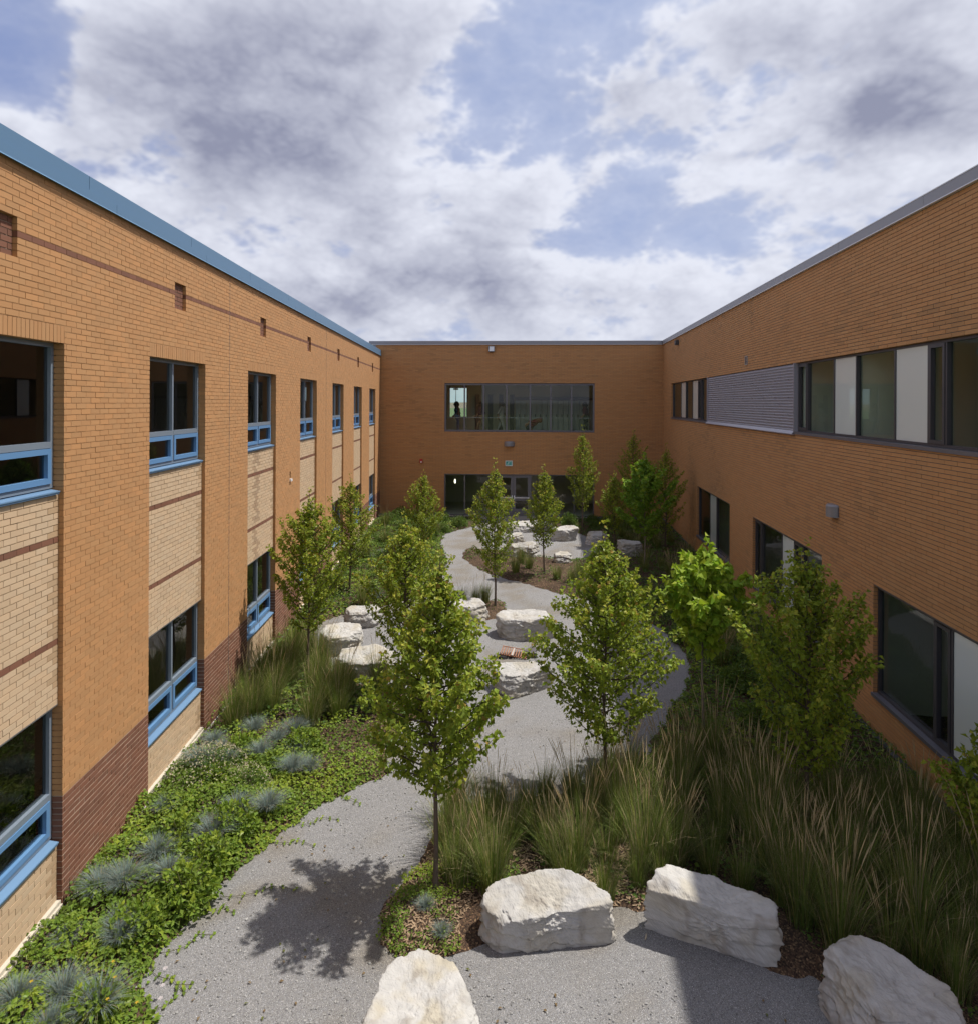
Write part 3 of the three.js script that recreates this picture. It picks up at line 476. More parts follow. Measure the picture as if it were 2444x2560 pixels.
  { const s = part('flood_light', b), m = new MB(); m.quad([5.7, 8.7, 0.16], [5.95, 8.7, 0.16], [5.95, 8.95, 0.11], [5.7, 8.95, 0.11]); m.build('lens', M.white, s); const k = new MB(); k.box(5.69, 5.96, 8.952, 8.97, 0.003, 0.13); k.box(5.675, 5.695, 8.68, 8.97, 0.003, 0.165); k.box(5.955, 5.975, 8.68, 8.97, 0.003, 0.165); k.box(5.69, 5.96, 8.66, 8.69, 0.003, 0.17); k.build('housing', M.steel, s); }
  // corridor above, lobby below
  const F = END.floor, back = -3.9, r = new MB(); r.box(x0, x1, F - 0.4, F, back, -0.17); r.box(x0, x1, 7.12, 7.3, back - 0.2, -0.17); r.build('corridor_floor', M.roomFloor, b);
  const cw = new MB(), vx = [3.15, 4.22, 5.16, 6.92];   // opening to the field at the end of the corridor
  mortar(cw, x0, x1, F, 7.12, back, [vx], 0.15, 0); for (const x of [x0, x1 - 0.12]) cw.box(x, x + 0.12, F, 7.12, back, -0.17); cw.build('corridor_wall', M.corridorWall, b);
  { const o = part('corridor_window', b), f = new MB(); ring(f, vx[0], vx[1], vx[2], vx[3], back - 0.12, back - 0.04, 0.05); f.build('frame', M.steel, o); pane(o, vx[0] + 0.05, vx[1] - 0.05, vx[2] + 0.05, vx[3] - 0.05, back - 0.08, M.glass); }
  for (const x of [4.62, 5.38, 5.98, 6.6]) { const d = part('classroom_door', b), m = new MB(); ring(m, x, x + 0.34, F, 6.55, back + 0.002, back + 0.03, 0.04); m.build('frame', M.corridorWall, d); new MB().box(x + 0.042, x + 0.298, F + 0.042, 6.508, back + 0.002, back + 0.015).build('leaf', M.roomDark, d); }
  new MB().box(6.95, 12.4, 6.2, 6.34, back + 0.002, back + 0.5).build('locker_bulkhead', M.roomDark, b);
  const lob = new MB(); lob.box(x0, x1, -0.15, 0.13, -5, -0.21); lob.box(x0, x1, 3.1, 3.3, -5, -0.17); lob.box(x0, x1, -0.1, 3.1, -5.1, -5); for (const x of [x0, x1 - 0.1]) lob.box(x, x + 0.1, 0, 3.1, -5, -0.17); lob.build('lobby_shell', M.roomWarm, b);
  new MB().box(x0, x1, 8.8, 9.0, -4.2, -0.11).build('roof', M.parge, b); new MB().box(x0, x1, 7.3, 8.8, -4.2, -4.1).build('rear_wall', M.parge, b);
  { const s = part('lobby_lamp', b); const m = new MB(); m.box(3.86, 3.92, 1.75, 1.98, -0.62, -0.58); m.build('tube', new THREE.MeshStandardMaterial({ color: col(0.8, 0.78, 0.7), emissive: col(1, 0.93, 0.75), emissiveIntensity: 0.28 }), s); new MB().box(3.83, 3.95, 1.98, 2.04, -0.65, -0.55).build('cap', M.steel, s); const p = new THREE.PointLight(new THREE.Color(1, 0.9, 0.72), 0.12); p.position.set(3.89, 1.86, -0.53); p.castShadow = true; p.name = 'lobby_lamp_glow'; s.add(p); }
}
function endPoint(x, y, z) { return new THREE.Vector3(x, y, z).applyAxisAngle(new THREE.Vector3(0, 1, 0), END.turn).add(new THREE.Vector3(...END.pos)).toArray(); }
{ // tall lockers along the corridor
  const g = thing('locker_bank', 'row of tall grey school lockers along the upstairs corridor wall', 'lockers', endPoint(6.98, END.floor, -3.88), END.turn); new MB().box(0, 5.4, 0, 0.08, 0, 0.42).build('base', M.roomDark, g);
  for (let k = 0; k < 18; k++) { const d = part('locker_door', g), x = k * 0.3; new MB().box(x + 0.012, x + 0.288, 0.085, 1.86, 0, 0.44).build('leaf', M.locker, d); new MB().box(x + 0.2, x + 0.25, 0.92, 1.08, 0.441, 0.46).build('handle', M.dark, d); }
}

// ---------------------------------------------------------------- people in the corridor
function person(label, pos, turn, joints, bones, group) {
  const N = 84, S = 1.0, mc = new MarchingCubes(N, M.vert, false, false, 60000); mc.isolation = 0;
  const B = bones.map(([a, b, ra, rb, c]) => ({ a: joints[a], b: joints[b], ra, rb, c }));
  const dist = (x, y, z, q) => { const ex = q.b[0] - q.a[0], ey = q.b[1] - q.a[1], ez = q.b[2] - q.a[2], l = ex * ex + ey * ey + ez * ez || 1e-9, t = clamp(((x - q.a[0]) * ex + (y - q.a[1]) * ey + (z - q.a[2]) * ez) / l); return Math.hypot(x - q.a[0] - ex * t, y - q.a[1] - ey * t, z - q.a[2] - ez * t) - lerp(q.ra, q.rb, t); };
  const half = N / 2;
  for (let k = 0; k < N; k++) for (let j = 0; j < N; j++) for (let i = 0; i < N; i++) {
    const x = (i - half) / half * S, y = (j - half) / half * S + 0.93, z = (k - half) / half * S; let s = 0;
    if (Math.abs(x) > 0.75 || Math.abs(z) > 0.75) { mc.field[i + j * N + k * N * N] = -0.5; continue; }
    for (const q of B) s += Math.exp(-28 * dist(x, y, z, q));
    mc.field[i + j * N + k * N * N] = Math.log(Math.max(s, 1e-9)) / 28;
  }
  mc.update();
  const n = mc.count, P = new Float32Array(n * 3), Nn = new Float32Array(n * 3), C = new Float32Array(n * 3);
  for (let i = 0; i < n; i++) {
    const x = mc.positionArray[i * 3] * S, y = mc.positionArray[i * 3 + 1] * S + 0.93, z = mc.positionArray[i * 3 + 2] * S; P.set([x, y, z], i * 3); Nn.set([mc.normalArray[i * 3], mc.normalArray[i * 3 + 1], mc.normalArray[i * 3 + 2]], i * 3);
    let best = 9, c = W1; for (const q of B) { const d = dist(x, y, z, q); if (d < best) { best = d; c = q.c; } } C.set(c, i * 3);
  }
  const g = new THREE.BufferGeometry(); g.setAttribute('position', new THREE.BufferAttribute(P, 3)); g.setAttribute('normal', new THREE.BufferAttribute(Nn, 3)); g.setAttribute('color', new THREE.BufferAttribute(C, 3));
  const o = mesh('person', g, M.vert); o.position.set(...pos); o.rotation.y = turn; tag(o, label, 'person', group); return o;
}
function walker({ skin, top, legs, hair, long = 0, stride = 0.22, lean = 0, arm = 0.15, bend = 0, scale = 1 }) { // faces +x
  const j = { hip: [0, 0.95, 0], chest: [0.03 + lean, 1.32, 0], neck: [0.05 + lean * 1.3, 1.5, 0], head: [0.08 + lean * 1.6, 1.63, 0], crown: [0.06 + lean * 1.6, 1.68, 0], nose: [0.18 + lean * 1.6, 1.61, 0], shL: [0.03 + lean, 1.42, 0.18], shR: [0.03 + lean, 1.42, -0.18], elL: [-0.06 - arm + lean, 1.14, 0.23], elR: [arm + 0.05 + lean, 1.15, -0.23], haL: [-0.02 - arm + lean, 0.9, 0.22], haR: [arm + 0.2 + lean, 0.95, -0.22], fiL: [0.0 - arm + lean, 0.82, 0.22], fiR: [arm + 0.27 + lean, 0.9, -0.21], thL: [0.0 - arm + lean + 0.04, 0.86, 0.19], thR: [arm + 0.22 + lean, 0.89, -0.18],
    hpL: [0, 0.92, 0.09], hpR: [0, 0.92, -0.09], knL: [stride * 0.6, 0.5, 0.09], knR: [-stride * 0.35, 0.5, -0.09], anL: [stride, 0.09, 0.09], anR: [-stride * 1.2, 0.13, -0.09], toL: [stride + 0.16, 0.045, 0.1], toR: [-stride * 1.2 + 0.13, 0.045, -0.1], hairA: [0.03 + lean * 1.6, 1.69, 0], hairB: [-0.05 + lean * 1.4, 1.66 - 0.06 - long, 0] };
  if (bend) for (const k of ['chest', 'neck', 'head', 'crown', 'nose', 'shL', 'shR', 'elL', 'elR', 'haL', 'haR', 'fiL', 'fiR', 'thL', 'thR', 'hairA', 'hairB']) { const p = j[k], x = p[0], y = p[1] - 0.95; j[k] = [x * Math.cos(bend) + y * Math.sin(bend), 0.95 + y * Math.cos(bend) - x * Math.sin(bend), p[2]]; }
  const b = [['hip', 'chest', 0.135, 0.15, top], ['chest', 'neck', 0.13, 0.055, top], ['neck', 'head', 0.05, 0.07, skin], ['head', 'crown', 0.092, 0.095, hair], ['head', 'nose', 0.075, 0.016, skin], ['shL', 'elL', 0.055, 0.042, top], ['shR', 'elR', 0.055, 0.042, top], ['elL', 'haL', 0.04, 0.027, skin], ['elR', 'haR', 0.04, 0.027, skin], ['haL', 'fiL', 0.03, 0.018, skin], ['haR', 'fiR', 0.03, 0.018, skin], ['haL', 'thL', 0.02, 0.012, skin], ['haR', 'thR', 0.02, 0.012, skin], ['hpL', 'hpR', 0.13, 0.13, legs], ['hpL', 'knL', 0.085, 0.058, legs], ['hpR', 'knR', 0.085, 0.058, legs], ['knL', 'anL', 0.055, 0.035, legs], ['knR', 'anR', 0.055, 0.035, legs], ['anL', 'toL', 0.045, 0.035, [0.03, 0.03, 0.03]], ['anR', 'toR', 0.045, 0.035, [0.03, 0.03, 0.03]], ['hairA', 'hairB', 0.09, 0.06, hair]];
  return [j, b];
}
{
  const skin = [0.30, 0.17, 0.11], dk = [0.02, 0.017, 0.015], F = END.floor;
  let [j, b] = walker({ skin: [0.16, 0.09, 0.06], top: [0.02, 0.022, 0.03], legs: [0.10, 0.12, 0.2], hair: dk, stride: 0.06, arm: 0.02, lean: 0.02 }); person('person in dark top standing against the bright window at the corridor end', endPoint(3.88, F, -2.0), END.turn + Math.PI, j, b);
  [j, b] = walker({ skin, top: [0.06, 0.03, 0.05], legs: [0.28, 0.2, 0.12], hair: dk, long: 0.34, stride: 0.28, arm: 0.1 }); person('person with long dark hair and purple top walking along the corridor', endPoint(5.15, F, -2.1), END.turn + Math.PI, j, b);
  [j, b] = walker({ skin, top: [0.42, 0.38, 0.32], legs: [0.5, 0.46, 0.4], hair: [0.10, 0.07, 0.04], stride: 0.2, arm: 0.12 }); person('person in pale clothes walking past the lockers', endPoint(6.2, F, -2.6), END.turn, j, b);
  [j, b] = walker({ skin, top: [0.20, 0.03, 0.025], legs: [0.05, 0.05, 0.07], hair: [0.16, 0.05, 0.02], long: 0.2, stride: 0.05, arm: 0.1, bend: 1.0 }); person('person in dark red top bending forward behind the guard rail', endPoint(7.72, F - 0.45, -0.9), END.turn, j, b);
  [j, b] = walker({ skin, top: [0.09, 0.02, 0.02], legs: [0.03, 0.03, 0.04], hair: dk, stride: 0.08, arm: 0.05 }); person('person in dark clothes standing beyond the last locker', endPoint(10.8, F, -1.6), END.turn + Math.PI, j, b);
}

// ---------------------------------------------------------------- sports field light masts far behind
function mast(x, y0, z, hgt, group) {
  const g = thing('floodlight_mast', 'tall floodlight mast with crossarms of lamps over the playing field', 'floodlight', [x, y0, z], 0, group); new MB().tube([[0, 0, 0], [0, hgt, 0]], [0.32, 0.16], 8).build('pole', M.steel, g);
  for (const [k, n] of [[0.985, 5], [0.90, 4]]) { const w = hgt * 0.085 * n / 5; new MB().box(-w, w, hgt * k - 0.12, hgt * k + 0.12, -0.12, 0.12).build('crossarm', M.steel, g); for (let i = 0; i < n; i++) { const x2 = -w + 2 * w * i / (n - 1); new MB().tube([[x2, hgt * k + 0.5, 0.2], [x2, hgt * k - 0.1, 0.9]], [0.28, 0.62], 8).build('lamp_head', M.dark, g); } }
}
mast(-31.0, -0.12, -500, 19.5, 'floodlight masts'); mast(-26.3, -0.12, -430, 17.6, 'floodlight masts'); mast(-22.0, -0.12, -450, 17.2, 'floodlight masts'); mast(-37.6, -0.12, -222, 25.6, 'floodlight masts');

// ---------------------------------------------------------------- boulders
function boulder(label, X, d, hgt, poly, { lean = [], tilt = [0, 0], seed = 1, res = 40, turn = 0, rough = 1, y = 0, warm = 0.3, layer = 1 } = {}) {
  const shade = 0.95 + 0.13 * ((seed * 0.618) % 1);
  const planes = [], cy = hgt * 0.5, n = poly.length; let area = 0; for (let i = 0; i < n; i++) { const [a, b] = poly[i], [c, e] = poly[(i + 1) % n]; area += a * e - c * b; }
  for (let i = 0; i < n; i++) {
    const [ax, az] = poly[i], [bx, bz] = poly[(i + 1) % n], l = Math.hypot(bx - ax, bz - az), s = area > 0 ? 1 : -1, nx = s * (bz - az) / l, nz = -s * (bx - ax) / l, k = lean[i] ?? 0, N = [nx * Math.cos(k), Math.sin(k), nz * Math.cos(k)];
    const ty = hgt + tilt[0] * ax + tilt[1] * az - 0.04; planes.push([N, N[0] * ax + N[1] * (ty - cy) + N[2] * az]);
  }
  { const q = rng(seed * 7 + 3), ex = Math.max(...poly.map((p) => Math.abs(p[0]))), ez = Math.max(...poly.map((p) => Math.abs(p[1]))); // broken corners and chipped rims
    for (let i = 0; i < 7; i++) { const a = q() * 6.283, up = (q() - 0.25) * 1.3, N = [Math.cos(a) * Math.cos(up), Math.sin(up), Math.sin(a) * Math.cos(up)], reach = Math.max(...poly.map((p) => N[0] * p[0] + N[2] * p[1])) + Math.max(N[1] * (hgt - cy), -N[1] * cy); planes.push([N, reach * (0.84 + 0.14 * q())]); } }
  { const l = Math.hypot(tilt[0], 1, tilt[1]); planes.push([[-tilt[0] / l, 1 / l, -tilt[1] / l], (hgt - cy) / l]); planes.push([[0, -1, 0], cy + 0.08]); }
  const P = [], U = [], C = [], I = [], R = res, map = new Map(), sd = seed * 13.7;
  const key = (v) => v.map((q) => Math.round(q * R * 2)).join();
  const put = (v) => {
    const k = key(v); if (map.has(k)) return map.get(k);
    const l = Math.hypot(...v), dx = v[0] / l, dy = v[1] / l, dz = v[2] / l; let s = 0; const p = 70;
    for (const [N, D] of planes) { const q = (N[0] * dx + N[1] * dy + N[2] * dz) / Math.max(D, 0.05); if (q > 0) s += Math.pow(q, p); }
    let r = Math.pow(s, -1 / p), x = dx * r, yy = dy * r, z = dz * r;
    const side = 1 - smooth(0.25, 0.75, dy), w = fbm3(x * 1.7 + sd, yy * 1.7, z * 1.7 - sd, 3) * 0.06 + (0.4 - Math.abs(fbm3(x * 3.4 - sd, yy * 5.6, z * 3.4, 4))) * (0.03 + 0.06 * side) + (0.3 - Math.abs(fbm3(x * 8.4 - sd, yy * 12.6, z * 8.4, 3))) * (0.012 + 0.035 * side) + fbm3(x * 17, yy * 21 * layer + sd, z * 17, 3) * 0.018 + 0.03 * side * (1 - ((q) => q - Math.floor(q))(yy * 6.3 + 0.9 * noise3(x * 2.4 + sd, yy, z * 2.4) + sd)) - 0.05; r += w * rough;
    x = dx * r; yy = dy * r; z = dz * r; P.push(x, yy + cy, z);
    const stain = smooth(0.05, 0.42, fbm3(x * 2.6 + sd, yy * 2.6 + 4, z * 2.6, 4) + 0.12), fine = fbm3(x * 11, yy * 11, z * 11 + sd, 3), earth = smooth(0.15, 0.5, fbm3(x * 5 - sd, yy * 2.4, z * 5 + 8, 3) + 0.06);
    let c = mix3([0.40, 0.388, 0.372], [0.37, 0.335, 0.27], stain * (0.45 + warm)); c = mix3(c, [0.23, 0.20, 0.165], earth * 0.6); const v2 = (1 + fine * 0.22) * shade; C.push(c[0] * v2, c[1] * v2, c[2] * v2);
    const q = P.length / 3 - 1; U.push(x + 0.7 * yy, z + 0.7 * yy); map.set(k, q); return q;
  };
  for (let f = 0; f < 6; f++) for (let i = 0; i < R; i++) for (let j = 0; j < R; j++) {
    const at = (a, b) => { const u = Math.tan((a / R * 2 - 1) * 0.7854), v = Math.tan((b / R * 2 - 1) * 0.7854), m = f % 3, s = f < 3 ? 1 : -1; return m === 0 ? [s, u, s * v] : m === 1 ? [s * v, s, u] : [u, s * v, s]; };
    const a = put(at(i, j)), b = put(at(i + 1, j)), c = put(at(i + 1, j + 1)), e = put(at(i, j + 1)); I.push(a, b, c, a, c, e);
  }
  const g = new THREE.BufferGeometry(); g.setAttribute('position', new THREE.BufferAttribute(new Float32Array(P), 3)); g.setAttribute('uv', new THREE.BufferAttribute(new Float32Array(U), 2)); g.setAttribute('color', new THREE.BufferAttribute(new Float32Array(C), 3)); g.setIndex(I); g.computeVertexNormals();
  const o = mesh('boulder', g, M.rock); o.position.set(X, y, -d); o.rotation.y = turn; return tag(o, label, 'boulder');
}
boulder('pale boulder with a broad mottled top standing alone by the mulch tip', -0.5, 5.9, 0.66, [[-0.42, -0.5], [-0.24, -0.64], [0.02, -0.67], [0.2, -0.55], [0.37, -0.25], [0.46, 0.15], [0.3, 0.6], [-0.3, 0.65], [-0.62, 0.2]], { seed: 1, res: 72, tilt: [0, -0.05], warm: 0.55, lean: [0, 0.1, 0.1, 0.1, 0.25, 0.3, 0.2, 0.1, -0.1] });
boulder('long white flat-topped boulder beside the reed grass and the slim tree trunk', 0.68, 7.6, 0.5, [[-0.5, -0.27], [0.22, -0.3], [0.72, 0.08], [0.7, 0.16], [-0.5, 0.3], [-0.74, 0.1], [-0.72, -0.02]], { seed: 2, res: 76, tilt: [0.06, -0.42], warm: 0.1, lean: [0.1, 0.1, 0.05, -0.02, 0.02, 0.1, 0.1] });
boulder('large tilted boulder crossed by the edge of the wall shadow', 2.5, 7.45, 0.58, [[-0.76, -0.12], [-0.34, -0.42], [-0.1, -0.4], [0.5, -0.1], [0.65, 0.05], [0.62, 0.36], [0.2, 0.26], [-0.36, 0.06]], { seed: 3, res: 76, tilt: [-0.1, -0.12], warm: 0.2, lean: [0.1, 0.1, 0.1, 0.05, -0.05, -0.08, -0.1, -0.22] });
boulder('shaded grey boulder leaning into the tall reed grass', 3.82, 6.38, 0.58, [[-0.22, -0.5], [0.3, -0.28], [0.55, 0.1], [0.5, 0.42], [-0.28, 0.5], [-0.48, -0.28]], { seed: 4, res: 72, tilt: [-0.06, -0.2], warm: 0.2, lean: [0.1, 0, 0, 0.1, 0.12, 0.3] });
function roundBoulder(label, X, d, w, dp, hgt, seed, o = {}) { const r = rng(seed * 31), n = 6 + Math.floor(r() * 2), poly = [...Array(n)].map((_, i) => { const a = (i + 0.3 * (r() - 0.5)) / n * 2 * Math.PI + 0.3, q = 0.86 + 0.22 * r(); return [Math.cos(a) * w / 2 * q * 1.12, Math.sin(a) * dp / 2 * q * 1.12]; }); return boulder(label, X, d, hgt * 0.84, poly, { seed, res: 40, tilt: [(r() - 0.5) * 0.2, -0.1 - r() * 0.15], lean: poly.map(() => (r() - 0.3) * 0.7), y: groundY(X, d) * 0.5 - 0.04, ...o }); }
roundBoulder('boulder with a split slab on top beside the rusty fire grate', 0.66, 14.1, 1.18, 0.8, 0.62, 5, { turn: 0.15, res: 56 });
roundBoulder('rounded boulder on the gravel beyond the rusty fire grate', 0.88, 17.35, 1.3, 0.8, 0.72, 6, { turn: -0.25, res: 52, warm: 0 });
roundBoulder('boulder with dark grass tufts behind it at the island bed', -0.62, 18.6, 1.0, 0.7, 0.64, 7, { res: 44 });
roundBoulder('squared white boulder behind the creamy boulder at the plaza rim', -3.55, 16.3, 1.0, 0.85, 0.66, 8, { turn: 0.2, res: 48 });
roundBoulder('creamy wide boulder in front of the squared one at the plaza rim', -2.72, 14.85, 1.2, 0.95, 0.62, 9, { turn: -0.3, res: 52, warm: 0.45 });
roundBoulder('grey boulder half hidden under the pear crown at the plaza rim', -3.42, 18.2, 0.9, 0.6, 0.6, 10);
roundBoulder('pointed pale boulder by the entrance planting at the end wall', 3.35, 29.6, 1.15, 0.8, 0.72, 11);
roundBoulder('long white stone slab lying before the entrance doors', 1.75, 31.6, 2.3, 0.75, 0.5, 12);
roundBoulder('low boulder behind the upright reed grass of the middle bed', 1.35, 26.2, 1.15, 0.7, 0.62, 13);
roundBoulder('small pale boulder beside the slim pear trunk of the middle bed', 2.75, 25.1, 0.7, 0.5, 0.5, 14);
roundBoulder('shaded blocky boulder under the broad-leaved tree', 5.5, 26.3, 0.95, 0.7, 0.72, 15);
roundBoulder('shaded boulder at the corner where the gravel meets the dark trees', 4.65, 28.7, 0.75, 0.6, 0.66, 16);
roundBoulder('pale boulder behind the crown of the slender pear on the far gravel', 1.1, 28.9, 0.7, 0.5, 0.5, 17);

{ // rusty fire grate on the gravel
  const g = thing('fire_grate', 'rusty slatted steel fire grate lying on the gravel between boulders', 'fire grate', [0.64, 0.0, -15.95], 0.12), tiltG = (m) => { m.position.set(-0.05, 0.08, 0); m.rotation.x = 0.05; m.rotation.z = -0.1; m.rotation.y = -0.3; return m; };
  for (let k = 0; k < 11; k++) { const x = -0.28 + k * 0.058; tiltG(new MB().box(x, x + 0.022, 0, 0.02, -0.2, 0.18).build('slat', M.rust, g)); }
  tiltG(new MB().box(-0.29, 0.34, 0.019, 0.032, -0.235, -0.21).build('cross_bar', M.rust, g)); tiltG(new MB().box(-0.02, 0.02, 0.019, 0.03, -0.2, 0.2).build('cross_bar', M.concrete, g)); tiltG(new MB().box(-0.29, 0.34, -0.02, -0.002, 0.15, 0.18).build('cross_bar', M.rust, g));
  for (const [x, z, w, d, t] of [[-0.30, 0.06, 0.2, 0.17, 0.4], [0.34, 0.07, 0.24, 0.17, -0.3], [0.03, 0.0, 0.3, 0.2, 0.1]]) { const m = new MB(), n = 9, top = [], bot = []; for (let k = 0; k < n; k++) { const a = k / n * Math.PI * 2, q = 0.8 + 0.3 * noise2(k * 1.7, x * 9); bot.push([Math.cos(a) * w * q, -0.01, Math.sin(a) * d * q]); top.push([Math.cos(a) * w * q * 0.8, 0.06 + 0.03 * noise2(k, 3), Math.sin(a) * d * q * 0.8]); } for (let k = 0; k < n; k++) { const e = (k + 1) % n; m.quad(bot[e], bot[k], top[k], top[e]); m.tri([0, 0.075, 0], top[e], top[k]); } const o = m.build('charred_log', M.charred, g); o.position.set(x, 0, z); o.rotation.y = t; }
  const pl = new MB().box(-0.13, 0.13, 0, 0.012, -0.16, 0.16).build('plate', M.plate, g); pl.position.set(0.41, 0.115, -0.03); pl.rotation.set(-0.1, 0.5, 0.22);
}

// ---------------------------------------------------------------- leaves and trees
const V = (a, b, c) => new THREE.Vector3(a, b, c);
const tmpU = V(), tmpS = V(), tmpN = V();
function leafAt(mb, p, dir, nor, len, wid, c, curl = 0.25) { // four faces folded along the midrib
  tmpU.copy(dir).normalize(); tmpS.crossVectors(nor, tmpU).normalize(); tmpN.crossVectors(tmpU, tmpS);
  const P = (a, s, n) => [p.x + tmpU.x * a + tmpS.x * s + tmpN.x * n, p.y + tmpU.y * a + tmpS.y * s + tmpN.y * n, p.z + tmpU.z * a + tmpS.z * s + tmpN.z * n];
  const b = P(0, 0, 0), l = P(len * 0.42, -wid * 0.5, wid * curl), r = P(len * 0.42, wid * 0.5, wid * curl), m = P(len * 0.5, 0, 0), t = P(len, 0, -len * 0.12), c2 = [c[0] * 0.96, c[1] * 0.97, c[2] * 0.95];
  mb.tri(b, m, l, c); mb.tri(b, r, m, c2); mb.tri(l, m, t, c); mb.tri(m, r, t, c2);
}
const randDir = (r) => { const z = r() * 2 - 1, a = r() * Math.PI * 2, q = Math.sqrt(1 - z * z); return V(q * Math.cos(a), z, q * Math.sin(a)); };
function tree(label, X, d, hgt, w, y0, { seed = 1, leaves = 5200, size = 0.062, greens = PEAR, tips = PEAR_TIPS, tipShare = 0.5, belly = 0.3, rise = 1.0, trunk = 0.036, lean = [0, 0], name = 'pear_tree', broad = 0.78, spread = 0.1, limbs = 74, droop = 0.35, bark = M.bark } = {}) {
  const r = rng(seed * 97 + 5), g = thing(name, label, 'tree', [X, groundY(X, d) - 0.01, -d]), wood = new MB(), limb = new MB(), crown = new MB();
  const axis = (y) => [lean[0] * y / hgt + 0.02 * Math.sin(y * 2.1 + seed), y, lean[1] * y / hgt + 0.02 * Math.cos(y * 1.7 + seed)];
  const tp = []; for (let k = 0; k <= 12; k++) tp.push(axis(-0.08 + (hgt * 0.96 + 0.08) * k / 12)); wood.tube(tp, tp.map((_, k) => lerp(trunk, 0.005, Math.pow(k / 12, 0.8)) + (k === 0 ? trunk * 0.35 : 0)), 8);
  const prof = (t) => t < belly ? lerp(0.34, 1, Math.sin(t / belly * Math.PI / 2)) : Math.pow(1 - (t - belly) / (1 - belly), 0.82), total = []; let sum = 0;
  for (let i = 0; i < limbs; i++) {
    const t = Math.pow((i + 0.5) / limbs, 0.9), ys = lerp(y0 * 0.8, hgt * 0.9, t), az = i * 2.39996 + r() * 0.7, R = w / 2 * Math.max(0.09, prof(t)) * (0.8 + 0.3 * r()) * (1 + 0.42 * fbm2(Math.cos(az) * 0.9 + seed * 3.7, Math.sin(az) * 0.9 + t * 3.2, 2)), up = R * rise * (0.65 + 0.5 * r()) + 0.06, ye = Math.min(ys + up, hgt * (0.985 - 0.03 * r()));
    const p0 = axis(ys), pts = []; for (let k = 0; k <= 5; k++) { const q = k / 5; pts.push([p0[0] + Math.cos(az) * R * Math.pow(q, 0.85), lerp(ys, ye, Math.pow(q, 1.25)) - (q * q) * 0.03, p0[2] + Math.sin(az) * R * Math.pow(q, 0.85)]); }
    limb.tube(pts, pts.map((_, k) => lerp(Math.min(0.016, trunk * 0.36), 0.002, k / 5)), 4, W1, false); total.push([pts, R + up * 0.5, t]); sum += R + up * 0.5;
  }
  { const pts = []; for (let k = 0; k <= 5; k++) pts.push(axis(lerp(hgt * 0.72, hgt, k / 5))); total.push([pts, 0.35, 1]); sum += 0.35; }
  const p = V(), dir = V(), nor = V();
  for (const [pts, len, t] of total) {
    const n = Math.round(leaves * 1.25 * len / sum), off = spread * (0.75 + 0.5 * r());
    for (let k = 0; k < n; k++) {
      const q = 0.10 + 0.90 * Math.pow(r(), 0.78), f = q * 5, a = Math.min(4, Math.floor(f)), u = f - a, A = pts[a], B = pts[a + 1], o = randDir(r), s = off * Math.pow(r(), 0.6) * (1 - 0.45 * q);
      p.set(lerp(A[0], B[0], u) + o.x * s, lerp(A[1], B[1], u) + o.y * s * 0.8, lerp(A[2], B[2], u) + o.z * s);
      dir.copy(randDir(r)).multiplyScalar(0.75).add(o.multiplyScalar(0.7)); dir.y -= droop * r(); nor.copy(randDir(r)).multiplyScalar(0.75); nor.y += 0.75;
      const sz = size * (0.75 + 0.6 * r()), young = r() < tipShare * Math.pow(q, 3) * (0.35 + 0.65 * t), pal = young ? tips : greens, c = pal[Math.floor(r() * pal.length)];
      leafAt(crown, p, dir, nor, sz * (young ? 0.85 : 1), sz * broad, c);
    }
  }
  wood.build('trunk', bark, g); limb.build('branches', bark, g); const cr = crown.build('crown', M.leaf, g); return g;
}
const PEAR = [...shadesOf([0.215, 0.285, 0.02], 8, 0.55, 201, 0.2), ...shadesOf([0.31, 0.375, 0.026], 5, 0.4, 202, 0.15)], PEAR_TIPS = [...shadesOf([0.37, 0.39, 0.045], 6, 0.35, 203, 0.15), ...shadesOf([0.36, 0.24, 0.045], 1, 0.3, 204, 0.2)];
const LIME = [...shadesOf([0.27, 0.40, 0.025], 8, 0.35, 206, 0.2), ...shadesOf([0.36, 0.45, 0.035], 4, 0.3, 207, 0.15)], BROADLEAF = shadesOf([0.20, 0.33, 0.025], 8, 0.4, 208, 0.2);
tree('bright pear tree whose trunk stands at the mulch tip beside the white boulder', -0.645, 8.2, 4.22, 1.95, 1.38, { seed: 1, leaves: 7200, size: 0.064, lean: [0.06, 0], belly: 0.27, rise: 0.72, spread: 0.13, limbs: 92 });
tree('tall round-crowned pear tree rising from reed grass beside the curve of the path', 1.77, 10.05, 4.2, 2.4, 1.0, { seed: 2, leaves: 7600, size: 0.063, belly: 0.26, rise: 0.7, spread: 0.13, limbs: 100, lean: [-0.05, 0] });
tree('yellowish pear tree in the bed point before the creamy boulder', -1.66, 13.4, 3.75, 1.95, 1.0, { seed: 3, leaves: 5200, tipShare: 0.9 });
tree('pear tree in long grass before the brown brick plinth', -3.83, 14.4, 4.15, 1.95, 1.2, { seed: 4, leaves: 5400, tipShare: 0.65 });
tree('pear tree close to the older wing behind the grassy one', -4.28, 20.9, 3.75, 1.7, 0.9, { seed: 5, leaves: 3600, tipShare: 0.6 });
tree('pear tree with a spreading base at the far edge of the sunny bed', -2.45, 25.4, 3.45, 1.75, 0.6, { seed: 6, leaves: 3400, tipShare: 0.8 });
tree('pear tree with bare slim trunk on the small island bed', 0.19, 19.6, 4.35, 1.75, 1.0, { seed: 7, leaves: 4300, tipShare: 0.8, belly: 0.3 });
tree('slender pear tree with bare trunk in the middle bed', 1.9, 23.2, 3.85, 1.45, 1.1, { seed: 8, leaves: 3200, tipShare: 0.75, belly: 0.28 });
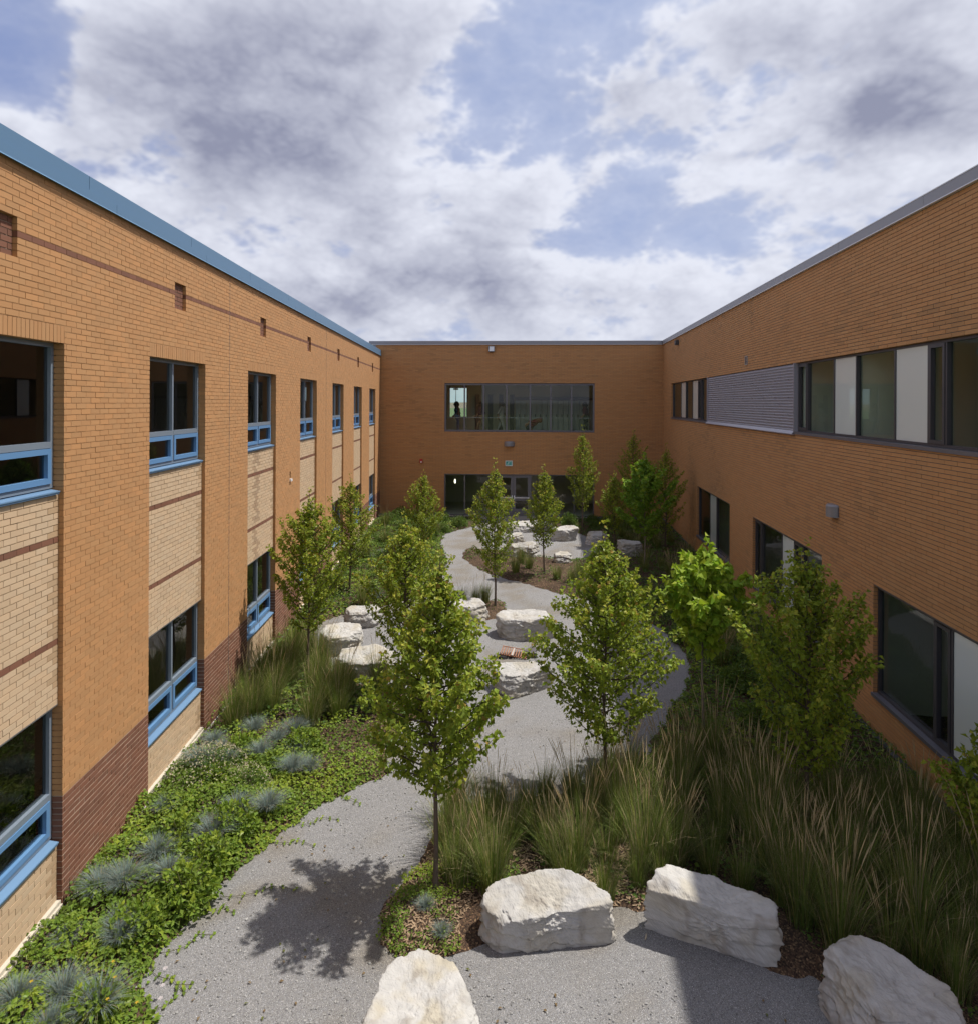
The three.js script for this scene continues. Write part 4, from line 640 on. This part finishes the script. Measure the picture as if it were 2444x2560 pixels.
tree('dark glossy pear tree standing before the entrance glazing', 4.44, 31.8, 4.9, 1.75, 1.0, { seed: 9, leaves: 3800, tipShare: 0.5 });
tree('dark pear tree in the shaded corner of the end wall', 6.7, 31.2, 4.9, 2.2, 0.8, { seed: 10, leaves: 3600, tipShare: 0.5 });
tree('dark spreading pear tree pressed near the shaded wing', 7.15, 27.2, 4.35, 2.1, 0.7, { seed: 11, leaves: 3600, tipShare: 0.5 });
tree('light green young pear tree before the dark corner trees', 5.25, 28.2, 3.1, 1.5, 0.6, { seed: 13, leaves: 2800, tipShare: 0.5 });
tree('broad-leaved tree with slim pale trunk before the dark corner trees', 5.6, 24.2, 4.2, 2.4, 1.3, { bark: M.barkPale, seed: 12, name: 'linden_tree', leaves: 2900, size: 0.12, greens: BROADLEAF, tips: LIME, broad: 0.9, limbs: 40, trunk: 0.03 });
tree('lime green linden tree with large leaves beside the curve of the path', 3.6, 11.25, 3.75, 1.4, 2.2, { bark: M.barkPale, seed: 14, name: 'linden_tree', leaves: 1700, size: 0.125, greens: LIME, tips: LIME, broad: 0.88, limbs: 30, trunk: 0.03, belly: 0.4, rise: 0.8, droop: 0.9, spread: 0.13 });
tree('shaded dark pear tree in the deep bed between the shaded wing and linden', 4.5, 9.45, 4.0, 2.15, 0.85, { seed: 21, belly: 0.42, rise: 1.15, limbs: 60, spread: 0.15, leaves: 6200, size: 0.068, tipShare: 0.5 });
tree('low pear tree close beside the shaded wing sill', 6.02, 8.0, 2.35, 1.1, 0.6, { seed: 16, leaves: 2200, size: 0.068, tipShare: 0.5, limbs: 44, trunk: 0.022 });

// ---------------------------------------------------------------- grasses
const REED = [...shadesOf([0.135, 0.195, 0.034], 6, 0.6, 301, 0.15), ...shadesOf([0.21, 0.235, 0.06], 3, 0.4, 302, 0.2)], STRAW = shadesOf([0.50, 0.40, 0.22], 6, 0.4, 303, 0.15), FESCUE = shadesOf([0.21, 0.27, 0.25], 8, 0.4, 304, 0.15), FESCUE_DRY = shadesOf([0.30, 0.25, 0.16], 4, 0.3, 305, 0.1);
function blade(mb, x, z, az, len, out, wid, c, segs = 4) {
  const ca = Math.cos(az), sa = Math.sin(az), sx = -sa * wid / 2, sz = ca * wid / 2; let prev = null;
  for (let k = 0; k <= segs; k++) {
    const t = k / segs, h = len * (t - 0.28 * out * t * t * t), o = len * out * (0.25 * t + 0.75 * t * t), w = 1 - Math.pow(t, 1.8) * 0.94, p = [x + ca * o, h, z + sa * o], a = [p[0] + sx * w, p[1], p[2] + sz * w], b = [p[0] - sx * w, p[1], p[2] - sz * w];
    if (prev) k === segs ? mb.tri(prev[0], prev[1], p, c) : mb.quad(prev[0], prev[1], b, a, c); prev = [a, b];
  }
}
function reedClump(seed, hgt, n, plumes, lean, palette = REED) {
  const r = rng(seed), g = new THREE.Group(), bl = new MB(), pl = new MB();
  for (let k = 0; k < n; k++) { const a = r() * 6.283, q = 0.13 * Math.sqrt(r()), az = a + (r() - 0.5) * 1.2; const la = Math.atan2(Math.sin(az) + lean[1] * 1.2, Math.cos(az) + lean[0] * 1.2); blade(bl, Math.cos(a) * q, Math.sin(a) * q, la, hgt * (0.5 + 0.55 * r()), 0.12 + 0.85 * r() * r(), 0.0062, r() < 0.09 ? STRAW[Math.floor(r() * 6)] : palette[Math.floor(r() * palette.length)]); }
  for (let k = 0; k < plumes; k++) {
    const a = r() * 6.283, q = 0.1 * Math.sqrt(r()), o = 0.06 + 0.18 * r(), L = hgt * (1.15 + 0.35 * r()), dx = Math.cos(a) * o + lean[0] * 0.22, dz = Math.sin(a) * o + lean[1] * 0.22, x = Math.cos(a) * q, z = Math.sin(a) * q, c = STRAW[Math.floor(r() * 6)], P = (t) => [x + dx * L * t * t, L * t * (1 - 0.06 * t), z + dz * L * t * t];
    pl.tube([P(0.05), P(0.45), P(0.8)], [0.0022, 0.002, 0.0016], 3, mix3(c, [0.12, 0.13, 0.04], 0.45), false); pl.tube([P(0.76), P(0.83), P(0.92), P(1)], [0.0015, 0.0042, 0.0034, 0.0008], 4, c, false);
  }
  const b = mesh('blades', bl.geometry(), M.grass, g), p = plumes ? mesh('plumes', pl.geometry(), M.grass, g) : 0; return g;
}
const put = (proto, name, label, category, group, X, d, turn, s, sink = 0.01) => { const o = proto.clone(); o.name = numbered(name); o.position.set(X, groundY(X, d) - sink, -d); o.rotation.y = turn; o.scale.set(s, s, s); scene.add(o); return tag(o, label, category, group); };
const reeds = [1, 2, 3, 4, 5].map((k) => reedClump(400 + k, [0.62, 0.78, 0.7, 0.86, 0.55][k - 1], 350, [6, 20, 10, 16, 5][k - 1], [0.35 * Math.sin(k * 2.1), 0.12 * Math.cos(k)])), reedsLow = [1, 2, 3].map((k) => reedClump(440 + k, 0.85, 420, 6, [0.3, 0.25]));
const solid = (x, d, gap = 0) => boulders.some(([bx, bd, br]) => Math.hypot(x - bx, d - bd) < br + gap);
const boulders = [[-0.5, 5.9, 0.7], [0.68, 7.55, 0.72], [0.2, 7.55, 0.5], [1.2, 7.5, 0.5], [2.1, 7.5, 0.55], [2.5, 7.45, 0.7], [3.0, 7.3, 0.5], [3.92, 6.35, 0.7], [-3.55, 16.3, 0.6], [-2.72, 14.85, 0.7], [-3.42, 18.2, 0.5], [1.35, 26.2, 0.6], [2.75, 25.1, 0.4], [5.5, 26.3, 0.5], [4.65, 28.7, 0.45], [-0.62, 18.6, 0.5]];
function scatter(seed, n, gap, box, ok) { const r = rng(seed), out = []; for (let t = 0; t < n * 40 && out.length < n; t++) { const x = lerp(box[0], box[1], r()), d = lerp(box[2], box[3], r()); if (bedDepth(x, d) < 0.12 || x < LEFT(d) + 0.22 || x > RIGHT(d) - 0.3 || solid(x, d, 0.1) || out.some((o) => Math.hypot(o[0] - x, o[1] - d) < gap) || (ok && !ok(x, d))) continue; out.push([x, d, r(), r()]); } return out; }
// the long drift along the shaded bed
for (const [x, d, a, b] of scatter(501, 128, 0.30, [-0.6, 6.6, 6.6, 11.2], (x, d) => d > 7.9 - (x > 3.4 ? 0.8 + 0.3 * (x - 3.4) : 0) && !(x < 0 && d < 8.1) && d < 10.9 + 0.5 * noise2(x * 1.3, 4) - (x > 4.6 ? 0.7 : 0) && noise2(x * 1.5 + 7, d * 1.5) > -0.42))
  { const sunny = x < 2.1; put(reeds[Math.floor(a * 5)], 'reed_grass', sunny ? 'feather reed grass clump in the sunny drift behind the white boulders' : 'shaded feather reed grass clump in the drift along the shaded wing', 'grass', sunny ? 'sunny reed grass drift' : 'shaded reed grass drift', x, d, (b - 0.5) * 2.4, 0.8 + 0.45 * a * b + 0.2 * b); }
for (const [x, d, a, b] of [[-0.42, 8.35, 0.1, 0.4], [-0.25, 8.75, 0.5, 0.7], [-0.36, 9.15, 0.8, 0.2], [0.02, 8.3, 0.9, 0.6]]) put(reeds[Math.floor(a * 5)], 'reed_grass', 'feather reed grass clump in the sunny drift behind the white boulders', 'grass', 'sunny reed grass drift', x, d, (b - 0.5), 1);
for (const [x, d, a, b] of scatter(507, 34, 0.45, [4.9, 8.2, 12.6, 30], (x, d) => x > RIGHT(d) - 2.6)) put(reeds[Math.floor(a * 5)], 'reed_grass', 'reed grass clump in the strip under the shaded wing windows', 'grass', 'reed grass under shaded windows', x, d, b * 6, 0.75 + 0.3 * b);
for (const [x, d, a, b] of scatter(503, 26, 0.33, [-5.0, -2.2, 11.9, 16.2], (x, d) => x < -3.3 || d < 14.2)) put(reedsLow[Math.floor(a * 3)], 'reed_grass', 'arching tawny grass clump at the foot of the older wing', 'grass', 'arching grasses by the older wing', x, d, (b - 0.5) * 1.6, 0.95 + 0.3 * b);
for (const [x, d, a, b] of scatter(504, 12, 0.6, [-5.3, -2.2, 19.5, 32], null)) put(reedsLow[Math.floor(a * 3)], 'reed_grass', 'grass clump in the far planting beside the older wing', 'grass', 'far grasses by the older wing', x, d, b * 6, 0.8 + 0.3 * b);
for (const [x, d, a] of [[0.95, 23.5, 0.2], [1.45, 24.1, 0.5], [2.3, 22.6, 0.8], [2.75, 22.2, 0.1], [1.2, 24.9, 0.6], [3.1, 22.9, 0.4]]) put(reeds[Math.floor(a * 5)], 'reed_grass', 'upright reed grass clump in the mulch of the middle bed', 'grass', 'reed grass of the middle bed', x, d, a * 6, 0.95);
for (const [x, d, a] of [[-0.75, 19.5, 0.2], [-0.35, 19.65, 0.6], [-0.08, 19.9, 0.9]]) put(reedsLow[Math.floor(a * 3)], 'reed_grass', 'dark grass clump behind the boulder on the island bed', 'grass', 'grass of the island bed', x, d, a * 2, 0.8);
// blue fescue
function fescue(seed, n) { const r = rng(seed), g = new THREE.Group(), m = new MB(); for (let k = 0; k < n; k++) { const a = r() * 6.283, q = 0.04 * Math.sqrt(r()); blade(m, Math.cos(a) * q, Math.sin(a) * q, a + (r() - 0.5) * 0.5, 0.2 * (0.7 + 0.5 * r()), 0.1 + 1.3 * r(), 0.0036, r() < 0.12 ? FESCUE_DRY[Math.floor(r() * 4)] : FESCUE[Math.floor(r() * 8)], 3); } mesh('blades', m.geometry(), M.grass, g); return g; }
const fescues = [1, 2, 3].map((k) => fescue(600 + k, 620));
const fescueSpots = [[280, 1090], [420, 1230], [530, 1080], [570, 740], [770, 770], [660, 910], [440, 850], [950, 490], [990, 580], [820, 590], [750, 440], [1090, 400], [1000, 120], [1100, 110], [1180, 60], [1280, 70], [1390, 70], [1280, 140], [1380, 140], [1350, 210], [1460, 240], [990, 190], [40, 1370], [200, 1410], [470, 1400], [130, 1210], [1060, 190], [1230, 390]]
  
  .map(([x, y], k) => { const py = 1800 + y / 1.876, d = 1680 * 5.8 / (py + 8 - 1008), px = x / 1.876; return [(px - 1222) * d / 1680 + 0.14 * Math.sin(k * 4.7), d + 0.16 * Math.cos(k * 3.1)]; });
fescueSpots.forEach(([x, d], k) => { if (x > LEFT(d) + 0.15) put(fescues[k % 3], 'blue_fescue', 'round blue fescue tuft among the green vine cover by the older wing', 'grass', 'blue fescue by the older wing', x, d, k * 1.3, 0.85 + 0.65 * ((k * 0.618) % 1), -0.10); });
for (const [x, d, k] of [[-0.72, 7.85, 0], [-0.5, 7.5, 1]]) put(fescues[k], 'blue_fescue', 'small blue fescue tuft on the mulch tip under the pear trunk', 'grass', 'blue fescue on the mulch tip', x, d, k, 0.65, 0);
for (const [x, d, a, b] of scatter(505, 12, 0.4, [-4.9, -2.4, 20, 27], null)) put(fescues[Math.floor(a * 3)], 'blue_fescue', 'blue fescue tuft in the far planting beside the older wing', 'grass', 'far blue fescue', x, d, b * 6, 1.2, 0);

// ---------------------------------------------------------------- leafy cover and shrubs
const VINE = [...shadesOf([0.155, 0.245, 0.022], 7, 0.6, 701, 0.25), ...shadesOf([0.245, 0.33, 0.03], 4, 0.3, 702, 0.2)].sort((a, b) => a[1] - b[1]), LEAFY = shadesOf([0.105, 0.18, 0.022], 9, 0.55, 703, 0.3), CREAM = shadesOf([0.62, 0.55, 0.38], 5, 0.2, 704, 0.1);
function cover(name, label, seed, n, box, size, palette, height, ok, flat = 0.7) {
  const r = rng(seed), m = new MB(), p = V(), dir = V(), nor = V(); let made = 0;
  for (let t = 0; t < n * 12 && made < n; t++) {
    const x = lerp(box[0], box[1], r()), d = lerp(box[2], box[3], r()), s = bedDepth(x, d); if (s < -0.02 || x < LEFT(d) + 0.02 || x > RIGHT(d) - 0.02) continue; const q = ok(x, d, s, r); if (!q) continue;
    const H = height(x, d, s) * q; p.set(x, groundY(x, d) + 0.015 + H * (1 - 0.6 * r() * r()), -d); dir.copy(randDir(r)); dir.y = dir.y * 0.35 - 0.1; nor.copy(randDir(r)).multiplyScalar(0.6); nor.y += flat; const z = size * (0.6 + 0.7 * r()); const patch = clamp(0.5 + 0.9 * fbm2(x * 1.1 + 20, d * 1.1, 2) + (r() - 0.5) * 0.7, 0, 0.999); leafAt(m, p, dir, nor, z, z * 0.72, palette[Math.floor(patch * palette.length)], 0.18); made++;
  }
  return tag(m.build(name, M.leaf), label, 'ground cover', null, 'stuff');
}
const mound = (x, d, s) => clamp(s * 1.2, 0.05, 1) * (0.07 + 0.24 * clamp(0.45 + 1.1 * fbm2(x * 1.7 + 3, d * 1.7, 3)));
{
  const c = cover('vine_cover', 'bright green leafy vine carpeting the bed at the foot of the older wing', 711, 27000, [-5.4, -1.5, 4.5, 12.4], 0.054, VINE, mound, (x, d, s, r) => { if (solid(x, d)) return 0; const bare = smooth(10.4, 11.4, d + 0.5 * fbm2(x, d, 2)) * 0.75; return r() < 1 - bare && r() < clamp(1.05 + 1.2 * fbm2(x * 1.3 + 9, d * 1.3, 3), 0.25, 1) ? 1 : 0; });
}
{ // runners creeping out over the gravel
  const r = rng(719), m = new MB(), p = V(), dir = V(), nor = V(); const starts = [[-3.35, 7.95, 0.35, -0.05], [-3.3, 8.15, 0.9, 0.12], [-3.55, 7.3, 0.45, 0.25], [-3.5, 7.1, 0.4, -0.25], [-3.0, 9.2, 0.6, -0.1], [-2.75, 9.55, 0.55, 0.1], [-3.3, 6.6, 0.25, 0.3], [-1.05, 7.35, 0.25, -0.5], [-2.3, 10.3, 0.35, -0.25]];
  for (const [x, d, dx, dd] of starts) { const pts = []; for (let k = 0; k <= 9; k++) { const t = k / 9; pts.push([x - dx * 0.2 + dx * 1.25 * t + 0.05 * Math.sin(k * 1.1 + x), 0.018 + 0.008 * Math.sin(k * 2), -(d - dd * 0.2 + dd * 1.25 * t + 0.05 * Math.cos(k * 0.9))]); } m.tube(pts, pts.map(() => 0.003), 4, [0.12, 0.11, 0.04], false); for (let k = 2; k <= 9; k++) for (const s of [-1, 1]) { p.set(...pts[k]); dir.set(r() - 0.5, 0.2 * r(), s * (0.4 + r())); nor.set(r() - 0.5, 1, r() - 0.5); leafAt(m, p, dir, nor, 0.055, 0.04, VINE[Math.floor(r() * 11)]); } }
  tag(m.build('vine_runners', M.leaf), 'thin vine runners creeping out over the gravel', 'ground cover', null, 'stuff');
}
cover('leafy_cover', 'low leafy plants and weeds spread through the mulch of the beds', 731, 34000, [-5.8, 8.6, 8, 34.5], 0.075, LEAFY, (x, d, s) => clamp(s, 0.1, 1) * (0.06 + 0.2 * clamp(0.4 + fbm2(x * 1.1, d * 1.1, 3))), (x, d, s, r) => { if (solid(x, d) || (x < -1.4 && d < 11)) return 0; const f = fbm2(x * 0.8 + 1, d * 0.8 + 6, 3), lush = x > 3 || d > 29 || (x < -2 && d > 12.5); return r() < clamp((lush ? 0.95 : 0.16) + f * 0.9, 0, 1) ? 1 : 0; });
cover('meadow_cover', 'lush mixed green plants filling the sunny bed along the older wing', 741, 15000, [-5.7, -1.5, 12.5, 33], 0.085, [...LEAFY, ...VINE], (x, d, s) => clamp(s, 0.15, 1) * (0.08 + 0.25 * clamp(0.5 + fbm2(x * 1.1 + 4, d * 1.1, 3))), (x, d, s, r) => (solid(x, d) ? 0 : r() < clamp(0.9 + fbm2(x * 0.9, d * 0.9 + 2, 3), 0.2, 1) ? 1 : 0));
cover('shade_cover', 'low mixed green plants filling the bed between the path curve and the shaded wing', 743, 13000, [2.4, 7.8, 10.4, 21], 0.07, [...LEAFY, ...VINE], (x, d, s) => clamp(s, 0.15, 1) * (0.08 + 0.3 * clamp(0.5 + fbm2(x * 1.2 + 8, d * 1.2, 3))), (x, d, s, r) => (r() < clamp(0.85 + fbm2(x * 0.9 + 3, d * 0.9, 3), 0.15, 1) ? 1 : 0));
cover('bed_weeds', 'scattered small weeds in the dark mulch between the shaded boulders', 745, 1500, [1.4, 5.6, 6.4, 8.6], 0.04, LEAFY, () => 0.07, (x, d, s, r) => (!solid(x, d) && r() < clamp(0.3 + 1.2 * fbm2(x * 2.4, d * 2.4, 2), 0, 1) ? 1 : 0));
cover('mulch_weeds', 'small green weeds on the mulch tip under the pear trunk', 737, 2400, [-1.25, 0.4, 7.2, 8.6], 0.034, VINE, () => 0.05, (x, d, s, r) => (!solid(x, d) && r() < clamp(0.25 + 1.3 * fbm2(x * 2.2, d * 2.2, 2) + (s < 0.25 ? 0.3 : 0), 0, 1) ? 1 : 0));
function shrub(seed, w, hgt, n, size, palette, bloom) {
  const r = rng(seed), g = new THREE.Group(), m = new MB(), s = new MB(), f = new MB(), p = V(), dir = V(), nor = V(), o = V();
  for (let k = 0; k < 16; k++) { const a = k * 2.4 + r(), q = 0.75 * Math.sqrt(r()); s.tube([[0.03 * Math.cos(a), -0.02, 0.03 * Math.sin(a)], [Math.cos(a) * w * 0.2 * q, hgt * 0.5, Math.sin(a) * w * 0.2 * q], [Math.cos(a) * w * 0.46 * q, hgt * (1 - 0.35 * q), Math.sin(a) * w * 0.46 * q]], [0.007, 0.005, 0.002], 4, [0.11, 0.09, 0.05], false); }
  for (let k = 0; k < n; k++) { o.copy(randDir(r)); o.y = Math.abs(o.y); const q = Math.pow(r(), 0.35) * (0.86 + 0.2 * noise3(o.x * 2.4 + seed, o.y * 2.4, o.z * 2.4)); p.set(o.x * w / 2 * q, 0.02 + o.y * hgt * q, o.z * w / 2 * q); dir.copy(randDir(r)).add(o).multiplyScalar(1); dir.y -= 0.3 * r(); nor.copy(randDir(r)).multiplyScalar(0.7); nor.y += 0.7; const z = size * (0.65 + 0.6 * r()); leafAt(m, p, dir, nor, z, z * 0.62, palette[Math.floor(r() * palette.length)]); }
  for (let k = 0; k < bloom; k++) { o.copy(randDir(r)); o.y = Math.abs(o.y) + 0.25; o.normalize(); p.set(o.x * w / 2, 0.04 + o.y * hgt * (0.95 + 0.2 * r()), o.z * w / 2); dir.copy(randDir(r)); nor.copy(randDir(r)); leafAt(f, p, dir, nor, 0.034, 0.02, CREAM[Math.floor(r() * 5)]); }
  mesh('stems', s.geometry(), M.vert, g); mesh('foliage', m.geometry(), M.leaf, g); if (bloom) mesh('seed_heads', f.geometry(), M.leaf, g); return g;
}
{
  const cream = shrub(801, 1.15, 0.42, 1700, 0.05, LEAFY, 620), leafy = [802, 803, 804].map((k) => shrub(k, 0.9, 0.5, 1100, 0.062, [...LEAFY, ...VINE.slice(0, 3)], 0));
  put(cream, 'flowering_shrub', 'low shrub covered in cream seed heads beside the stone ledge', 'shrub', null, -4.35, 10.55, 0.2, 1.05);
  const near = shrub(805, 0.8, 0.45, 900, 0.05, LEAFY, 240); put(near, 'flowering_shrub', 'small shrub with few cream seed heads next to the larger creamy one', 'shrub', null, -3.6, 10.2, 2, 0.8);
  for (const [x, d, a, b] of scatter(811, 12, 0.8, [-5.6, -0.8, 27.5, 34.4], null)) put(leafy[Math.floor(a * 3)], 'leafy_shrub', 'leafy green shrub in the sunny corner beneath the end wall', 'shrub', 'shrubs in the sunny corner', x, d, b * 6, 0.8 + 0.6 * b);
  for (const [x, d, a, b] of scatter(812, 8, 0.7, [2.9, 8.2, 30.5, 34], null)) put(leafy[Math.floor(a * 3)], 'leafy_shrub', 'leafy shrub beside the entrance under the dark pears', 'shrub', 'shrubs by the entrance', x, d, b * 6, 0.8 + 0.5 * b);
  for (const [x, d, a, b] of scatter(813, 14, 0.6, [4.8, 7.2, 11.5, 21], null)) put(leafy[Math.floor(a * 3)], 'leafy_shrub', 'leafy shrub in the strip beneath the shaded wing windows', 'shrub', 'shrubs under the shaded windows', x, d, b * 6, 0.75 + 0.5 * b);
  const lively = [806, 807].map((k) => shrub(k, 0.7, 0.34, 900, 0.065, VINE, 0)); for (const [x, d, a, b] of scatter(814, 13, 0.5, [-5.0, -2.6, 5.6, 11.6], null)) put(lively[Math.floor(a * 2)], 'vine_mound', 'bright green leafy mound swelling out of the vine cover', 'plant', 'mounds in the vine cover', x, d, b * 6, 0.6 + 0.7 * b);
  put(leafy[1], 'leafy_shrub', 'yellow-green shrub at the foot of the brown plinth among grasses', 'shrub', null, -4.55, 12.25, 1, 0.5);
}
{ // a few blooms and fallen leaves
  const r = rng(951), m = new MB(), f = new MB(), p = V(), dir = V(), nor = V(), bloom = (x, d, y, n, c, z) => { for (let k = 0; k < n; k++) { const a = k / n * 6.283; p.set(x, y, -d); dir.set(Math.cos(a), 0.25, Math.sin(a)); nor.set(0, 1, 0); leafAt(f, p, dir, nor, z, z * 0.7, c); } };
  for (const [x, d] of [[-3.62, 6.55], [-3.75, 6.75], [-3.3, 6.35], [-3.55, 6.3], [-4.4, 6.5]]) bloom(x, d, groundY(x, d) + 0.3, 5, [0.62, 0.42, 0.02], 0.022);
  for (const [x, d] of [[-3.32, 6.95], [-3.2, 6.6], [-3.25, 6.75], [-4.05, 9.6]]) bloom(x, d, groundY(x, d) + 0.14, 6, [0.66, 0.6, 0.62], 0.03);
  tag(f.build('wildflowers', M.leaf), 'tiny yellow and white blooms dotted along the vine cover', 'flowers', null, 'stuff');
  for (let k = 0; k < 420; k++) { const d = 5.6 + 20 * r() * r(), x = lerp(-3.4, 4.4, r()), s = bedDepth(x, d); if (s < -1.3 || s > 0.25 || solid(x, d)) continue; p.set(x, groundY(x, d) + 0.012, -d); dir.copy(randDir(r)); dir.y = 0.08; nor.set((r() - 0.5) * 0.6, 1, (r() - 0.5) * 0.6); leafAt(m, p, dir, nor, 0.035 + 0.02 * r(), 0.026, r() < 0.6 ? [0.25, 0.17, 0.08] : [0.17, 0.19, 0.04]); }
  tag(m.build('fallen_leaves', M.leaf), 'dry fallen leaves scattered along the edges of the gravel', 'leaves', null, 'stuff');
}
{ // litter of chips and pebbles
  const r = rng(901), m = new MB(), tonesC = shadesOf([0.27, 0.19, 0.12], 6, 0.5, 902, 0.1);
  for (let k = 0, t = 0; k < 3800 && t < 40000; t++) { const u = r(), x = u < 0.45 ? lerp(-1.3, 1.9, r()) : lerp(-3, 4.5, r()), d = u < 0.45 ? lerp(7.2, 9, r()) : lerp(9, 27, r()), s = bedDepth(x, d); if (s < 0.02 || solid(x, d) || (x < -1.5 && d < 10.5)) continue; const a = r() * 3.14, l = 0.012 + 0.025 * r(), w = 0.004 + 0.006 * r(), y = groundY(x, d) + 0.006 + 0.008 * r(), ca = Math.cos(a), sa = Math.sin(a), e = (r() - 0.5) * 0.02; m.quad([x - ca * l - sa * w, y - e, -d - sa * l + ca * w], [x + ca * l - sa * w, y + e, -d + sa * l + ca * w], [x + ca * l + sa * w, y + e, -d + sa * l - ca * w], [x - ca * l + sa * w, y - e + 0.003, -d - sa * l - ca * w], tonesC[Math.floor(r() * 6)]); k++; }
  tag(m.build('wood_chips', M.vert), 'loose pale wood chips scattered over the mulch', 'wood chips', null, 'stuff');
  const stone = new THREE.IcosahedronGeometry(1, 0), N = 2600, im = new THREE.InstancedMesh(stone, new THREE.MeshStandardMaterial({ roughness: 0.95 }), N), o = new THREE.Object3D(), c = new THREE.Color(); let n = 0;
  for (let t = 0; n < N && t < 60000; t++) { const d = 5.2 + 20 * r() * r(), x = lerp(-3.6, 4.6, r()); if (bedDepth(x, d) > -0.02 || solid(x, d)) continue; const s = 0.006 + 0.007 * r() * r(); o.position.set(x, s * 0.35 + 0.003, -d); o.scale.set(s * (1 + r()), s * 0.8, s * (1 + 0.5 * r())); o.rotation.set(0, r() * 6, 0); o.updateMatrix(); im.setMatrixAt(n, o.matrix); const v = 0.14 + 0.2 * r(); im.setColorAt(n, c.setRGB(v, v * 0.98, v * 0.95)); n++; }
  im.count = n; im.name = 'gravel_pebbles'; im.castShadow = im.receiveShadow = true; scene.add(im); tag(im, 'coarser pebbles lying loose on the gravel path', 'gravel', null, 'stuff');
  for (const [x, d, a, l, label] of [[1.78, 7.55, 1.2, 0.09, 'short pale wood splinter lying on gravel between two boulders']]) { const s = new MB(); s.tube([[-l / 2, 0.012, 0], [0, 0.014, 0.004], [l / 2, 0.01, 0]], [0.006, 0.011, 0.005], 6, [0.5, 0.42, 0.3]); const q = s.build('wood_splinter', M.vert); q.position.set(x, 0.002, -d); q.rotation.y = a; tag(q, label, 'wood splinter'); }
}
renderer.render(scene, camera);
